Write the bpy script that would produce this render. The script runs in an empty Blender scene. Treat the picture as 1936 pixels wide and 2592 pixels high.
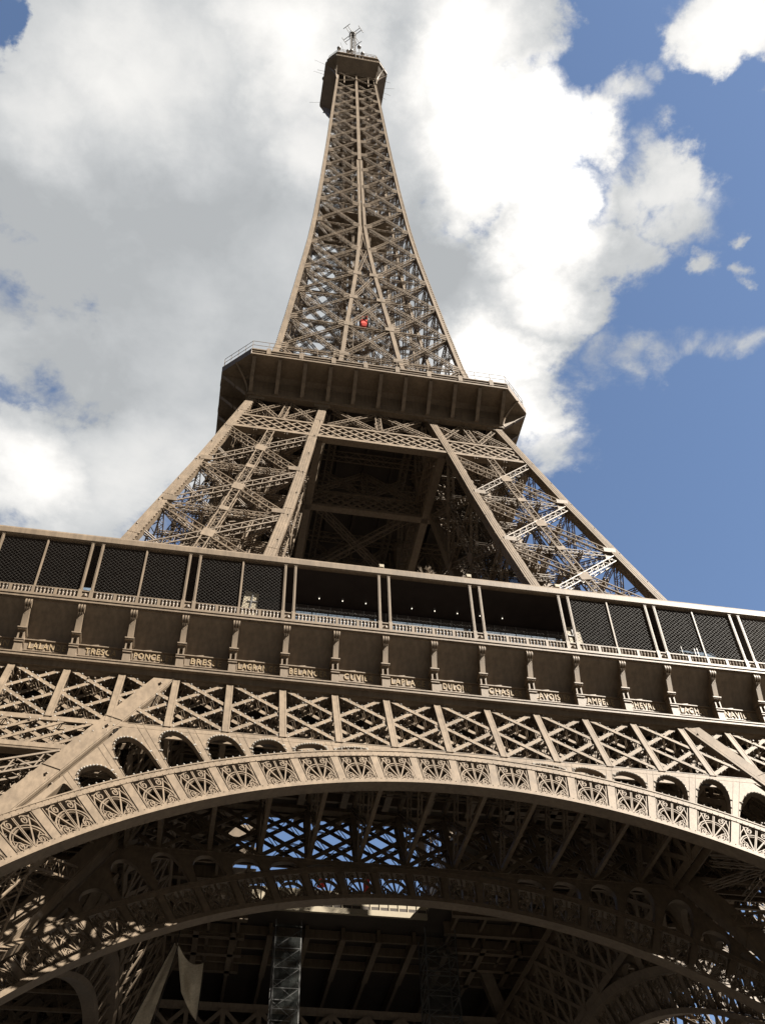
import bpy, math, random
import numpy as np
from mathutils import Matrix, Vector
random.seed(7)
scene = bpy.context.scene
COL = scene.collection

# ------------------------------------------------------------------ camera
CX, CY, CZ = -16.09, -94.02, 1.7156
YAW, PITCH, ROLL, FPX = .2073, .8516, -.0364, 2647.4
def camera():
    cy, sy, cp, sp = math.cos(YAW), math.sin(YAW), math.cos(PITCH), math.sin(PITCH)
    f = Vector((sy*cp, cy*cp, sp)); r = Vector((cy, -sy, 0)); u = r.cross(f)
    cr, sr = math.cos(ROLL), math.sin(ROLL)
    r2 = cr*r + sr*u; u2 = -sr*r + cr*u
    m = Matrix((r2, u2, -f)).transposed().to_4x4(); m.translation = Vector((CX, CY, CZ))
    cd = bpy.data.cameras.new('camera'); co = bpy.data.objects.new('camera', cd); COL.objects.link(co)
    cd.sensor_fit = 'VERTICAL'; cd.sensor_height = 24; cd.lens = FPX*24/2592
    cd.clip_start = .1; cd.clip_end = 9000
    co.matrix_world = m; scene.camera = co
camera()
scene.render.resolution_x = 764; scene.render.resolution_y = 1024
vs = scene.view_settings
vs.view_transform = 'Standard'; vs.look = 'None'; vs.gamma = 1; vs.exposure = 1.95

# ------------------------------------------------------------------ sun and sky
SUN_AZ, SUN_EL = math.radians(52), math.radians(44)     # azimuth measured from the front normal towards the right
SD = Vector((math.sin(SUN_AZ)*math.cos(SUN_EL), -math.cos(SUN_AZ)*math.cos(SUN_EL), math.sin(SUN_EL)))
sl = bpy.data.lights.new('sun', 'SUN'); sl.energy = 5.0; sl.angle = math.radians(.5); sl.color = (1, .935, .835)
so = bpy.data.objects.new('sun', sl); COL.objects.link(so); so.location = (60, -60, 200)
so.rotation_euler = SD.to_track_quat('Z', 'Y').to_euler()

def build_sky():
    w = bpy.data.worlds.new('World'); scene.world = w; w.use_nodes = True
    nt = w.node_tree; N = nt.nodes; L = nt.links; N.clear()
    def nd(t, **k):
        n = N.new(t)
        for a, b in k.items(): setattr(n, a, b)
        return n
    def val(sock, v):
        if isinstance(v, bpy.types.NodeSocket): L.new(v, sock)
        else: sock.default_value = v
    def M(op, a, b=0.0, c=None, clamp=False):
        n = nd('ShaderNodeMath', operation=op, use_clamp=clamp); val(n.inputs[0], a); val(n.inputs[1], b)
        if c is not None: val(n.inputs[2], c)
        return n.outputs[0]
    def smooth(x, a, b, lo=0.0, hi=1.0):
        n = nd('ShaderNodeMapRange', interpolation_type='SMOOTHSTEP'); val(n.inputs[0], x)
        for i, v in enumerate((a, b, lo, hi)): n.inputs[i+1].default_value = v
        return n.outputs[0]
    def noise(vec, sc, det, rough=.55, dist=0.0):
        n = nd('ShaderNodeTexNoise'); n.noise_dimensions = '3D'; L.new(vec, n.inputs['Vector'])
        n.inputs['Scale'].default_value = sc; n.inputs['Detail'].default_value = det; n.inputs['Roughness'].default_value = rough; n.inputs['Distortion'].default_value = dist
        return n
    def mixc(f, a, b):
        n = nd('ShaderNodeMix', data_type='RGBA'); val(n.inputs[0], f); val(n.inputs[6], a); val(n.inputs[7], b); return n.outputs[2]
    sky = nd('ShaderNodeTexSky', sky_type='NISHITA', sun_disc=False, sun_elevation=SUN_EL, sun_rotation=math.atan2(SD.x, SD.y), altitude=50, air_density=.85, dust_density=.3, ozone_density=.7)
    tc = nd('ShaderNodeTexCoord'); sx = nd('ShaderNodeSeparateXYZ'); L.new(tc.outputs['Generated'], sx.inputs[0])
    z = M('MAXIMUM', sx.outputs[2], .08)
    cb = nd('ShaderNodeCombineXYZ'); L.new(M('DIVIDE', sx.outputs[0], z), cb.inputs[0]); L.new(M('DIVIDE', sx.outputs[1], z), cb.inputs[1])
    uv = cb.outputs[0]                                   # position on a flat cloud layer one unit above
    wn = noise(uv, 9.5, 8, .62)
    wv = nd('ShaderNodeVectorMath', operation='MULTIPLY_ADD'); L.new(wn.outputs['Color'], wv.inputs[0]); wv.inputs[1].default_value = (.15, .15, 0); wv.inputs[2].default_value = (-.075, -.075, 0)
    ad = nd('ShaderNodeVectorMath', operation='ADD'); L.new(uv, ad.inputs[0]); L.new(wv.outputs[0], ad.inputs[1]); uvw = ad.outputs[0]
    def field(blobs, op='MAXIMUM', src=None):
        acc = None
        for (u, v, r, amp) in blobs:
            d = nd('ShaderNodeVectorMath', operation='DISTANCE'); L.new(src or uvw, d.inputs[0]); d.inputs[1].default_value = (u, v, 0)
            f = smooth(d.outputs['Value'], r*1.25, 0.0, 0.0, amp)
            acc = f if acc is None else M(op, acc, f)
        return acc
    POS = SKY_POS; NEG = SKY_NEG
    dens = field(POS); neg = field(NEG)
    fb = noise(uv, 9.0, 9, .62, .3)
    fb2 = noise(uv, 3.0, 5, .55)
    cov = M('SUBTRACT', dens, neg)
    cov = M('ADD', cov, M('MULTIPLY', M('MULTIPLY', M('SUBTRACT', fb.outputs[0], .5), 1.9), M('MULTIPLY', dens, 1.8, clamp=True)))
    # cloud cover away from the picture: broken noise clouds towards the horizon
    far = nd('ShaderNodeVectorMath', operation='DISTANCE'); L.new(uv, far.inputs[0]); far.inputs[1].default_value = (.15, .55, 0)
    cov = M('ADD', cov, M('MULTIPLY', smooth(far.outputs['Value'], .9, 2.0), M('MULTIPLY', M('SUBTRACT', fb2.outputs[0], .62), 1.6)))
    # unseen dark cloud added behind the viewer and low at the sides, cutting fill
    sv = nd('ShaderNodeSeparateXYZ'); L.new(uvw, sv.inputs[0])
    fill_cut = M('MAXIMUM', smooth(sv.outputs[1], .16, -.15), M('MAXIMUM', smooth(M('ABSOLUTE', sv.outputs[0]), 1.3, 2.2), smooth(sx.outputs[2], .33, .24)))
    cov = M('ADD', cov, fill_cut)
    mask = smooth(cov, .16, .72)
    br = M('ADD', .315, field(SKY_BRIGHT, 'MAXIMUM', uvw))
    br = M('SUBTRACT', br, field(SKY_DARK, 'MAXIMUM', uvw))
    br = M('ADD', br, M('MULTIPLY', M('SUBTRACT', fb.outputs[0], .5), .16))
    br = M('ADD', br, M('MULTIPLY', M('SUBTRACT', fb2.outputs[0], .5), .25))
    # thin edges of the cloud are brighter than its thick grey middle
    br = M('MAXIMUM', br, .25); br = M('MULTIPLY', br, M('SUBTRACT', 1.0, M('MULTIPLY', fill_cut, .86)))
    tint = mixc(smooth(br, .22, .5), (.93, .97, 1.0, 1), (1.0, .985, .955, 1))
    cl = nd('ShaderNodeVectorMath', operation='SCALE'); L.new(tint, cl.inputs[0]); L.new(M('MULTIPLY', br, .52), cl.inputs['Scale'])
    sks = nd('ShaderNodeVectorMath', operation='SCALE'); L.new(sky.outputs[0], sks.inputs[0]); sks.inputs['Scale'].default_value = SKY_STR
    col = mixc(mask, sks.outputs[0], cl.outputs[0])
    bg = nd('ShaderNodeBackground'); L.new(col, bg.inputs[0]); bg.inputs[1].default_value = 1.0
    out = nd('ShaderNodeOutputWorld'); L.new(bg.outputs[0], out.inputs[0])
SKY_STR = .05
# (u, v, radius, amount) on the cloud layer
SKY_POS = [(-0.027, 0.405, 0.27, 1.7), (-0.181, 0.387, 0.154, 1.6), (-0.242, 0.442, 0.116, 1.3), (0.123, 0.357, 0.146, 1.5), (0.185, 0.265, 0.07, 1.2), (0.21, 0.378, 0.11, 1.6), (0.277, 0.462, 0.095, 1.5), (0.32, 0.521, 0.069, 1.2), (0.252, 0.579, 0.116, 1.5), (0.305, 0.658, 0.089, 1.2), (0.358, 0.726, 0.076, 0.8), (-0.06, 0.573, 0.219, 1.5), (-0.218, 0.567, 0.131, 1.15), (-0.15, 0.695, 0.148, 1.1), (-0.252, 0.861, 0.146, 1.3), (-0.126, 0.797, 0.161, 1.2), (-0.209, 0.938, 0.143, 0.9), (-0.257, 0.606, 0.103, 0.85), (-0.251, 0.687, 0.111, 0.8), (-0.19, 0.653, 0.103, 0.9), (-0.021, 0.739, 0.162, 1.2), (-0.203, 0.483, 0.131, 1.4), (0.118, 0.589, 0.185, 1.6), (0.379, 0.369, 0.071, 0.9), (0.357, 0.402, 0.063, 0.95), (0.42, 0.411, 0.054, 0.72), (0.361, 0.458, 0.066, 0.95), (0.301, 0.295, 0.052, 0.55), (0.282, 0.32, 0.053, 0.75), (0.287, 0.365, 0.055, 1), (0.391, 0.221, 0.069, 1.3), (0.43, 0.26, 0.043, 0.95), (0.453, 0.467, 0.029, 0.68), (0.482, 0.424, 0.019, 0.62), (0.498, 0.468, 0.021, 0.58), (0.378, 0.588, 0.057, 0.5), (0.424, 0.578, 0.051, 0.5), (0.469, 0.564, 0.051, 0.52), (0.513, 0.549, 0.054, 0.54), (0.552, 0.53, 0.05, 0.54), (0.336, 0.276, 0.03, 0.45)]
SKY_NEG = [(-0.26, 0.347, 0.032, 1), (-0.263, 0.533, 0.034, 0.25), (-0.257, 0.606, 0.047, 0.35), (-0.185, 0.634, 0.032, 0.25), (-0.221, 0.713, 0.051, 0.35), (-0.268, 0.733, 0.046, 0.25), (0.281, 0.249, 0.049, 0.6), (0.391, 0.288, 0.052, 0.6), (0.534, 0.601, 0.053, 0.4), (0.453, 0.816, 0.082, 0.5), (0.439, 0.325, 0.05, 0.5)]
SKY_BRIGHT = [(0.233, 0.375, 0.106, 0.55), (0.288, 0.449, 0.08, 0.5), (0.259, 0.627, 0.069, 0.5), (0.312, 0.684, 0.067, 0.3), (-0.125, 0.378, 0.103, 0.16), (-0.007, 0.311, 0.09, 0.22), (-0.224, 0.417, 0.066, 0.1), (0.392, 0.225, 0.066, 0.24), (0.389, 0.382, 0.062, 0.14), (-0.258, 0.862, 0.083, 0.24), (-0.126, 0.826, 0.101, 0.1), (0.156, 0.307, 0.076, 0.3), (0.034, 0.395, 0.059, 0.14), (0.3, 0.524, 0.059, 0.3)]
SKY_DARK = [(-0.081, 0.477, 0.157, 0.07), (-0.005, 0.575, 0.158, 0.03), (-0.156, 0.601, 0.126, 0.06), (0.101, 0.292, 0.033, 0.08), (-0.256, 0.573, 0.121, 0.09), (0.168, 0.507, 0.082, 0.1), (-0.221, 0.707, 0.096, 0.07), (0.245, 0.336, 0.018, 0.05)]
build_sky()

# ------------------------------------------------------------------ materials
def principled(name, base, rough=.6, metal=0.0, var=.12, scale=.6, bump=.0, spec=.35):
    m = bpy.data.materials.new(name); m.use_nodes = True
    nt = m.node_tree; N = nt.nodes; L = nt.links; b = N['Principled BSDF']
    b.inputs['Roughness'].default_value = rough; b.inputs['Metallic'].default_value = metal
    b.inputs['Specular IOR Level'].default_value = spec
    tc = N.new('ShaderNodeTexCoord')
    n = N.new('ShaderNodeTexNoise'); n.inputs['Scale'].default_value = scale; n.inputs['Detail'].default_value = 8; n.inputs['Roughness'].default_value = .65
    L.new(tc.outputs['Object'], n.inputs['Vector'])
    cr = N.new('ShaderNodeValToRGB'); cr.color_ramp.elements[0].position = .3; cr.color_ramp.elements[1].position = .72
    lo = [c*(1-var) for c in base]; hi = [min(1, c*(1+var)) for c in base]
    cr.color_ramp.elements[0].color = (*lo, 1); cr.color_ramp.elements[1].color = (*hi, 1)
    L.new(n.outputs[0], cr.inputs[0]); L.new(cr.outputs[0], b.inputs['Base Color'])
    if bump:
        n2 = N.new('ShaderNodeTexNoise'); n2.inputs['Scale'].default_value = scale*14; n2.inputs['Detail'].default_value = 3
        L.new(tc.outputs['Object'], n2.inputs['Vector'])
        bp = N.new('ShaderNodeBump'); bp.inputs['Strength'].default_value = bump; bp.inputs['Distance'].default_value = .02
        L.new(n2.outputs[0], bp.inputs['Height']); L.new(bp.outputs[0], b.inputs['Normal'])
    return m
IRON = principled('iron_paint', (.143, .108, .075), .5, 0, .17, .5, .25)
def weather(m, amount):
    """grime and faded patches in the paint: long vertical streaks and broad blotches"""
    nt = m.node_tree; N = nt.nodes; L = nt.links; b = N['Principled BSDF']; src = b.inputs['Base Color'].links[0].from_socket
    tc = N.new('ShaderNodeTexCoord'); mp = N.new('ShaderNodeMapping'); mp.inputs['Scale'].default_value = (2.6, 2.6, .3); L.new(tc.outputs['Object'], mp.inputs['Vector'])
    n = N.new('ShaderNodeTexNoise'); n.inputs['Scale'].default_value = 1.4; n.inputs['Detail'].default_value = 6; L.new(mp.outputs[0], n.inputs['Vector'])
    n2 = N.new('ShaderNodeTexNoise'); n2.inputs['Scale'].default_value = .09; n2.inputs['Detail'].default_value = 3; L.new(tc.outputs['Object'], n2.inputs['Vector'])
    r = N.new('ShaderNodeMapRange'); L.new(n.outputs[0], r.inputs[0]); r.inputs[1].default_value = .35; r.inputs[2].default_value = .65; r.inputs[3].default_value = 1-amount; r.inputs[4].default_value = 1+amount*.35
    r2 = N.new('ShaderNodeMapRange'); L.new(n2.outputs[0], r2.inputs[0]); r2.inputs[1].default_value = .35; r2.inputs[2].default_value = .65; r2.inputs[3].default_value = .93; r2.inputs[4].default_value = 1.07
    mu = N.new('ShaderNodeMath'); mu.operation = 'MULTIPLY'; L.new(r.outputs[0], mu.inputs[0]); L.new(r2.outputs[0], mu.inputs[1])
    sc = N.new('ShaderNodeVectorMath'); sc.operation = 'SCALE'; L.new(src, sc.inputs[0]); L.new(mu.outputs[0], sc.inputs['Scale']); L.new(sc.outputs[0], b.inputs['Base Color'])
weather(IRON, .2)
GOLD = principled('gilt_paint', (.225, .165, .095), .55, 0, .08, 3)
LAMPM = principled('lamp_glass', (.34, .32, .29), .25, 0, .05, 4, 0, .5)
PAVING = principled('paving', (.04, .036, .031), .85, 0, .25, .15, .3)
STONE = principled('masonry', (.34, .31, .26), .85, 0, .15, .5, .4)
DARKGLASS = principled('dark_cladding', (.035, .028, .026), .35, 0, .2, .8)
CREAM = principled('cream_panel', (.26, .22, .155), .6, 0, .08, 1.5)
RED = principled('red_paint', (.55, .05, .035), .5, 0, .12, 1.5)
WIRE = principled('galvanised_wire', (.03, .026, .022), .6, .0, .1, 2)
STEEL = principled('galvanised_steel', (.17, .165, .16), .45, .4, .12, 1.5)
BLUEGL = principled('blue_screen', (.10, .135, .18), .3, 0, .12, .7)
BARK = principled('pale_bark', (.2, .16, .12), .8, 0, .15, 4)
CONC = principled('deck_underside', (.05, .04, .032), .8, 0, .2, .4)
def net_material(name, base, density):
    m = principled(name, base, 1.0, 0, .2, 1.2, 0, .0)
    nt = m.node_tree; N = nt.nodes; L = nt.links; b = N['Principled BSDF']
    tc = N.new('ShaderNodeTexCoord'); n = N.new('ShaderNodeTexNoise'); n.inputs['Scale'].default_value = 9; n.inputs['Detail'].default_value = 4
    L.new(tc.outputs['Object'], n.inputs['Vector'])
    r = N.new('ShaderNodeMapRange'); L.new(n.outputs[0], r.inputs[0]); r.inputs[1].default_value = .3; r.inputs[2].default_value = .7; r.inputs[3].default_value = density-.15; r.inputs[4].default_value = min(1, density+.15)
    L.new(r.outputs[0], b.inputs['Alpha'])
    return m
NET = net_material('netting', (.52, .46, .36), .9)
SCRIM = net_material('scaffold_scrim', (.05, .053, .05), .3)
DEBRIS = net_material('debris_netting', (.045, .036, .028), .88)
def glow(name, col, s):
    m = bpy.data.materials.new(name); m.use_nodes = True; b = m.node_tree.nodes['Principled BSDF']
    b.inputs['Emission Color'].default_value = (*col, 1); b.inputs['Emission Strength'].default_value = s; return m
BULB = glow('lit_bulb', (1, .9, .75), .5)

# ------------------------------------------------------------------ mesh collector
def V(*a): return np.array(a, float)
def unit(v):
    n = np.linalg.norm(v); return v/n if n > 1e-9 else v
class MB:
    def __init__(s): s.A = []; s.B = []; s.W = []; s.H = []; s.U = []; s.verts = []; s.faces = []; s.dots = []
    def bar(s, a, b, w, h=None, up=(0, 0, 1)):
        s.A.append(a); s.B.append(b); s.W.append(w); s.H.append(w if h is None else h); s.U.append(up)
    def box(s, x0, x1, y0, y1, z0, z1): s.bar((x0, (y0+y1)/2, (z0+z1)/2), (x1, (y0+y1)/2, (z0+z1)/2), abs(y1-y0), abs(z1-z0))
    def poly(s, pts, faces):
        o = len(s.verts); s.verts.extend([tuple(map(float, p)) for p in pts]); s.faces.extend([tuple(i+o for i in f) for f in faces])
    def strip(s, rows, close=False):
        """rows: list of equal-length point lists, joined by quads"""
        n = len(rows[0]); pts = [p for r in rows for p in r]; f = []
        for i in range(len(rows)-1):
            for j in range(n-1 if not close else n):
                k = (j+1) % n; f.append((i*n+j, i*n+k, (i+1)*n+k, (i+1)*n+j))
        s.poly(pts, f)
    def lathe(s, c, prof, seg=8, sx=1, sy=1):
        rows = [[(c[0]+r*sx*math.cos(2*math.pi*k/seg), c[1]+r*sy*math.sin(2*math.pi*k/seg), c[2]+z) for k in range(seg)] for r, z in prof]
        s.strip(rows, True)
    def dot(s, p, r): s.dots.append((p[0], p[1], p[2], r))
    def zig(s, a, b, off, wv, w, h, up, n):
        """zigzag lacing between two rails a+-wv"""
        for i in range(n):
            t0, t1 = i/n, (i+1)/n; sg = 1 if i % 2 == 0 else -1
            s.bar(a+(b-a)*t0+off+wv*sg, a+(b-a)*t1+off-wv*sg, w, h, up)
    def lattice(s, a, b, w, dp, n, rail=.1, lace=.06, step=None, sides='fbs', th=.03):
        """box lattice beam: four rails and zigzag lacing; n = outward normal of its front"""
        a = np.asarray(a, float); b = np.asarray(b, float); d = unit(b-a); n = np.asarray(n, float); n = unit(n-d*n.dot(d)); sd = np.cross(d, n)
        L = np.linalg.norm(b-a); k = max(2, int(round(L/(step or w*.9))))
        for i in (-1, 1):
            for j in (-1, 1):
                o = sd*i*(w-rail)/2 + n*j*(dp-rail)/2; s.bar(a+o, b+o, rail, rail, n)
        wv = sd*(w-rail)/2; nv = n*(dp-rail)/2
        if 'f' in sides: s.zig(a, b, n*(dp/2-rail*.5), wv, lace, th, n, k)
        if 'b' in sides: s.zig(a, b, -n*(dp/2-rail*.5), wv, lace, th, n, k)
        if 's' in sides:
            k2 = max(2, int(round(L/(step or dp*.9))))
            for i in (-1, 1): s.zig(a, b, sd*i*(w/2-rail*.5), nv, lace, th, sd, k2)
    def flanged(s, a, b, w, dp, n, t=.05, lace=.06, step=None):
        """beam with solid front and back plates and laced sides"""
        a = np.asarray(a, float); b = np.asarray(b, float); d = unit(b-a); n = np.asarray(n, float); n = unit(n-d*n.dot(d)); sd = np.cross(d, n)
        s.bar(a, b, w, t, n); s.bar(a-n*dp, b-n*dp, w, t, n)
        L = np.linalg.norm(b-a); k = max(2, int(round(L/(step or dp*.8))))
        for i in (-1, 1): s.zig(a, b, -n*dp/2+sd*i*(w/2-.06), n*dp*.47, lace, .03, sd, k)
    def build(s, name, mat, parent=None, mesh_only=False, smooth=False):
        VV = []; FL = []; nv = 0; quads = []
        if s.A:
            A = np.array(s.A, float); B = np.array(s.B, float); W = np.array(s.W, float)[:, None]/2; H = np.array(s.H, float)[:, None]/2; U = np.array(s.U, float)
            D = B-A; D /= np.maximum(np.linalg.norm(D, axis=1, keepdims=True), 1e-9)
            bad = np.abs((D*U).sum(1)) > .985*np.linalg.norm(U, axis=1); U[bad] = (0, 1, 0)
            bad = np.abs((D*U).sum(1)) > .985; U[bad] = (1, 0, 0)
            S = np.cross(D, U); S /= np.maximum(np.linalg.norm(S, axis=1, keepdims=True), 1e-9); T = np.cross(S, D)
            c = [-S*W-T*H, S*W-T*H, S*W+T*H, -S*W+T*H]
            P = np.stack([A+c[0], A+c[1], A+c[2], A+c[3], B+c[0], B+c[1], B+c[2], B+c[3]], 1).reshape(-1, 3)
            F = np.array([[0, 1, 5, 4], [1, 2, 6, 5], [2, 3, 7, 6], [3, 0, 4, 7], [3, 2, 1, 0], [4, 5, 6, 7]])
            Q = (np.arange(len(A))*8)[:, None, None]+F[None]
            VV.append(P); quads.append(Q.reshape(-1, 4)); nv += len(P)
        if s.dots:
            Dt = np.array(s.dots); o = V(1, 0, 0), V(-1, 0, 0), V(0, 1, 0), V(0, -1, 0), V(0, 0, 1), V(0, 0, -1)
            t = (1+5**.5)/2; ic = np.array([[-1, t, 0], [1, t, 0], [-1, -t, 0], [1, -t, 0], [0, -1, t], [0, 1, t], [0, -1, -t], [0, 1, -t], [t, 0, -1], [t, 0, 1], [-t, 0, -1], [-t, 0, 1]])/math.hypot(1, t)
            tri = np.array([[0, 11, 5], [0, 5, 1], [0, 1, 7], [0, 7, 10], [0, 10, 11], [1, 5, 9], [5, 11, 4], [11, 10, 2], [10, 7, 6], [7, 1, 8], [3, 9, 4], [3, 4, 2], [3, 2, 6], [3, 6, 8], [3, 8, 9], [4, 9, 5], [2, 4, 11], [6, 2, 10], [8, 6, 7], [9, 8, 1]])
            P = (Dt[:, None, :3]+ic[None]*Dt[:, None, 3:4]).reshape(-1, 3)
            T3 = ((np.arange(len(Dt))*12)[:, None, None]+tri[None]).reshape(-1, 3)+nv
            VV.append(P); nv += len(P)
        else: T3 = np.zeros((0, 3), int)
        me = bpy.data.meshes.new(name)
        loops = []; starts = []; off = 0
        for q in quads: loops.append(q.ravel()); starts.append(off+np.arange(len(q))*4); off += q.size
        if len(T3): loops.append(T3.ravel()); starts.append(off+np.arange(len(T3))*3); off += T3.size
        if s.faces:
            VV.append(np.array(s.verts, float).reshape(-1, 3))
            fl = [i+nv for f in s.faces for i in f]; ln = np.array([len(f) for f in s.faces])
            loops.append(np.array(fl)); starts.append(off+np.concatenate([[0], np.cumsum(ln)[:-1]])); off += len(fl)
        P = np.concatenate(VV).astype(np.float32); lo = np.concatenate(loops).astype(np.int32); st = np.concatenate(starts).astype(np.int32)
        me.vertices.add(len(P)); me.vertices.foreach_set('co', P.ravel())
        me.loops.add(len(lo)); me.loops.foreach_set('vertex_index', lo)
        me.polygons.add(len(st)); me.polygons.foreach_set('loop_start', st)
        me.update(calc_edges=True); me.validate()
        if not smooth: me.shade_flat()
        if mat: me.materials.append(mat)
        if mesh_only: return me
        return link(name, me, parent)
def link(name, data, parent=None, loc=(0, 0, 0), rz=0.0):
    o = bpy.data.objects.new(name, data); COL.objects.link(o); o.parent = parent; o.location = loc; o.rotation_euler = (0, 0, rz); return o
def tag(o, label=None, cat=None, group=None, kind=None):
    if label: o['label'] = label
    if cat: o['category'] = cat
    if group: o['group'] = group
    if kind: o['kind'] = kind
    return o
def around(o, parent=None, sides=(1, 2, 3)):
    """the same part on the other sides of the square plan, with its sub-parts"""
    for k in sides:
        c = o.copy(); COL.objects.link(c); c.parent = parent or o.parent; c.rotation_euler = (0, 0, k*math.pi/2)
        for ch in o.children:
            d = ch.copy(); COL.objects.link(d); d.parent = c

# ------------------------------------------------------------------ profile of the tower (metres)
K1, Y0, ZR = .4173, 34.387, 50.3
def outer(z):
    if z <= ZR: return Y0+(ZR-z)*K1
    return float(np.interp(z, [50.3, 57.6, 74, 91.5, 112, 116, 129, 138, 151, 160, 170, 181, 200, 211, 218, 227, 236, 250, 262, 271, 277],
                              [34.387, 30.3, 25.9, 21.35, 16.3, 15.5, 13.62, 12.72, 11.5, 10.7, 9.8, 9.0, 7.95, 7.45, 7.1, 6.7, 6.35, 5.75, 5.2, 4.8, 4.6]))
def inner(z):
    if z <= ZR: return 19.27+(ZR-z)*.4706
    return float(np.interp(z, [50.3, 57.6, 74, 85.5, 100, 112, 116, 128, 138, 148, 157.5, 168, 180, 200, 210], [19.27, 15.2, 12.15, 10.2, 8.3, 6.45, 5.9, 4.2, 3.45, 2.5, 1.65, .95, .4, .3, .3]))
def PF(x, z, dep=0.0):                                   # point on the outer front plane, dep metres behind it
    return V(x, -outer(z)+dep, z)
def PI_(x, z, dep=0.0): return V(x, -inner(z)+dep, z)
NF = unit(V(0, -1, -K1))                                 # outward normal of the leaning front
NPO = unit(V(0, -1, K1)); NPI = unit(V(0, -1, .4706))     # outward normals of the leaning outer and inner planes
NF = unit(V(0, -1, .24))

tower = bpy.data.objects.new('lattice_tower', None); COL.objects.link(tower)
tag(tower, 'huge brown iron lattice tower on four arched legs rising into the clouds', 'tower')
LAMPS = MB()
def lamps_along(a, b, step=.62, r=.055, off=(0, 0, 0)):
    a = np.asarray(a, float)+np.asarray(off); b = np.asarray(b, float)+np.asarray(off); n = max(1, int(np.linalg.norm(b-a)/step))
    for i in range(n): LAMPS.dot(a+(b-a)*(i+.5)/n, r*random.uniform(.85, 1.15))

# ------------------------------------------------------------------ ground
g = MB(); g.poly([(-4000, -4000, 0), (4000, -4000, 0), (4000, 4000, 0), (-4000, 4000, 0)], [(0, 1, 2, 3)])
tag(g.build('ground', PAVING), kind='structure')

# ------------------------------------------------------------------ lower legs
def corner_pts(z, q):
    o, i = outer(z), inner(z)
    return {'oo': V(-o, -o, z), 'io': V(-i, -o, z), 'oi': V(-o, -i, z), 'ii': V(-i, -i, z)}[q]
FACES = [('oo', 'io', (0, -1, 0)), ('io', 'ii', (1, 0, 0)), ('ii', 'oi', (0, 1, 0)), ('oi', 'oo', (-1, 0, 0))]
CHZ = [1.5, 16, 33, 50.3, 56.3]
def chord_line(mb, q, zs, w, ribs=True, teeth=0.0):
    nx = -1 if q[0] == 'o' else 1; ny = -1 if q[1] == 'o' else 1
    for z0, z1 in zip(zs[:-1], zs[1:]):
        a, b = corner_pts(z0, q), corner_pts(z1, q)
        off = V(-nx*w*.42, -ny*w*.49, 0)                 # keep the outer faces near the lattice plane
        a = a+off; b = b+off; nrm = (0, -1, (b[1]-a[1])/(b[2]-a[2]))
        mb.bar(a, b, w, w, nrm)
        if ribs:                                          # riveted cover strips on the two outer faces
            for k in (-.38, -.125, .125, .38):
                mb.bar(a+V(k*w, ny*(w*.5+.012), 0), b+V(k*w, ny*(w*.5+.012), 0), w*.17, .07, nrm)
                mb.bar(a+V(nx*(w*.5+.012), k*w, 0), b+V(nx*(w*.5+.012), k*w, 0), .07, w*.17, nrm)
            n = max(1, int((z1-z0)/5.2))
            for i in range(1, n+1):                       # joint plates
                p = a+(b-a)*i/n; d = unit(b-a)
                mb.bar(p-d*.03, p+d*.03, w*1.06, w*1.06+.04, nrm)
        if teeth:
            n = int(np.linalg.norm(b-a)/teeth); d = unit(b-a)
            for i in range(n):
                p = a+(b-a)*(i+.5)/n
                mb.bar(p-d*.12+V(-nx*w*.52, ny*w*.36, 0), p+d*.12+V(-nx*w*.52, ny*w*.36, 0), .16, .1, nrm)
                mb.bar(p-d*.12+V(nx*w*.36, -ny*w*.52, 0), p+d*.12+V(nx*w*.36, -ny*w*.52, 0), .1, .16, nrm)
def leg_face(mb, q0, q1, n, nodes, w, dp, spine=True, rail=.1, lace=.06, step=None, hor=True, inset=.9, gus=1.3, plates=True):
    n = V(*n)
    for k in range(len(nodes)-1):
        z0, z1 = nodes[k], nodes[k+1]; zm = (z0+z1)/2
        def P(z, t, dd=0):
            a, b = corner_pts(z, q0), corner_pts(z, q1); d = unit(b-a); a = a+d*inset; b = b-d*inset; return a+(b-a)*t-n*(dp*.5+dd)
        e = .05*(z1-z0)
        mb.lattice(P(z0+e, 0), P(z1-e, 1), w, dp, n, rail, lace, step)
        mb.lattice(P(z1-e, 0, .04), P(z0+e, 1, .04), w, dp, n, rail, lace, step)
        if hor: mb.lattice(P(z0, 0, .06), P(z0, 1, .06), w*.62, dp*.8, n, rail*.8, lace, step)
        if spine:
            mb.lattice(P(z0, .5, -.03), P(z1, .5, -.03), w*1.15, dp, n, rail, lace, w*.75)
            d = unit(P(z1, .5)-P(z0, .5)); h = n*(dp*.5+.05)
            mb.bar(P(zm, .5)+h-d*gus*.62, P(zm, .5)+h+d*gus*.62, gus*1.05, .06, n)
            mb.bar(P(z0, .5)+h-d*gus*.35, P(z0, .5)+h+d*gus*.35, gus*.85, .06, n)
        for t in ((0, 1) if plates else ()):             # node plates on the chords
            a, b = corner_pts(z0, q0), corner_pts(z0, q1); d = unit(b-a)*(1 if t == 0 else -1)
            p = (a if t == 0 else b)+d*inset*.6-n*.03
            for zz in (-.62, .62): mb.bar(p+V(0, 0, zz), p+d*gus*1.15+V(0, 0, zz), .1, .62, (0, 0, 1))
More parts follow.
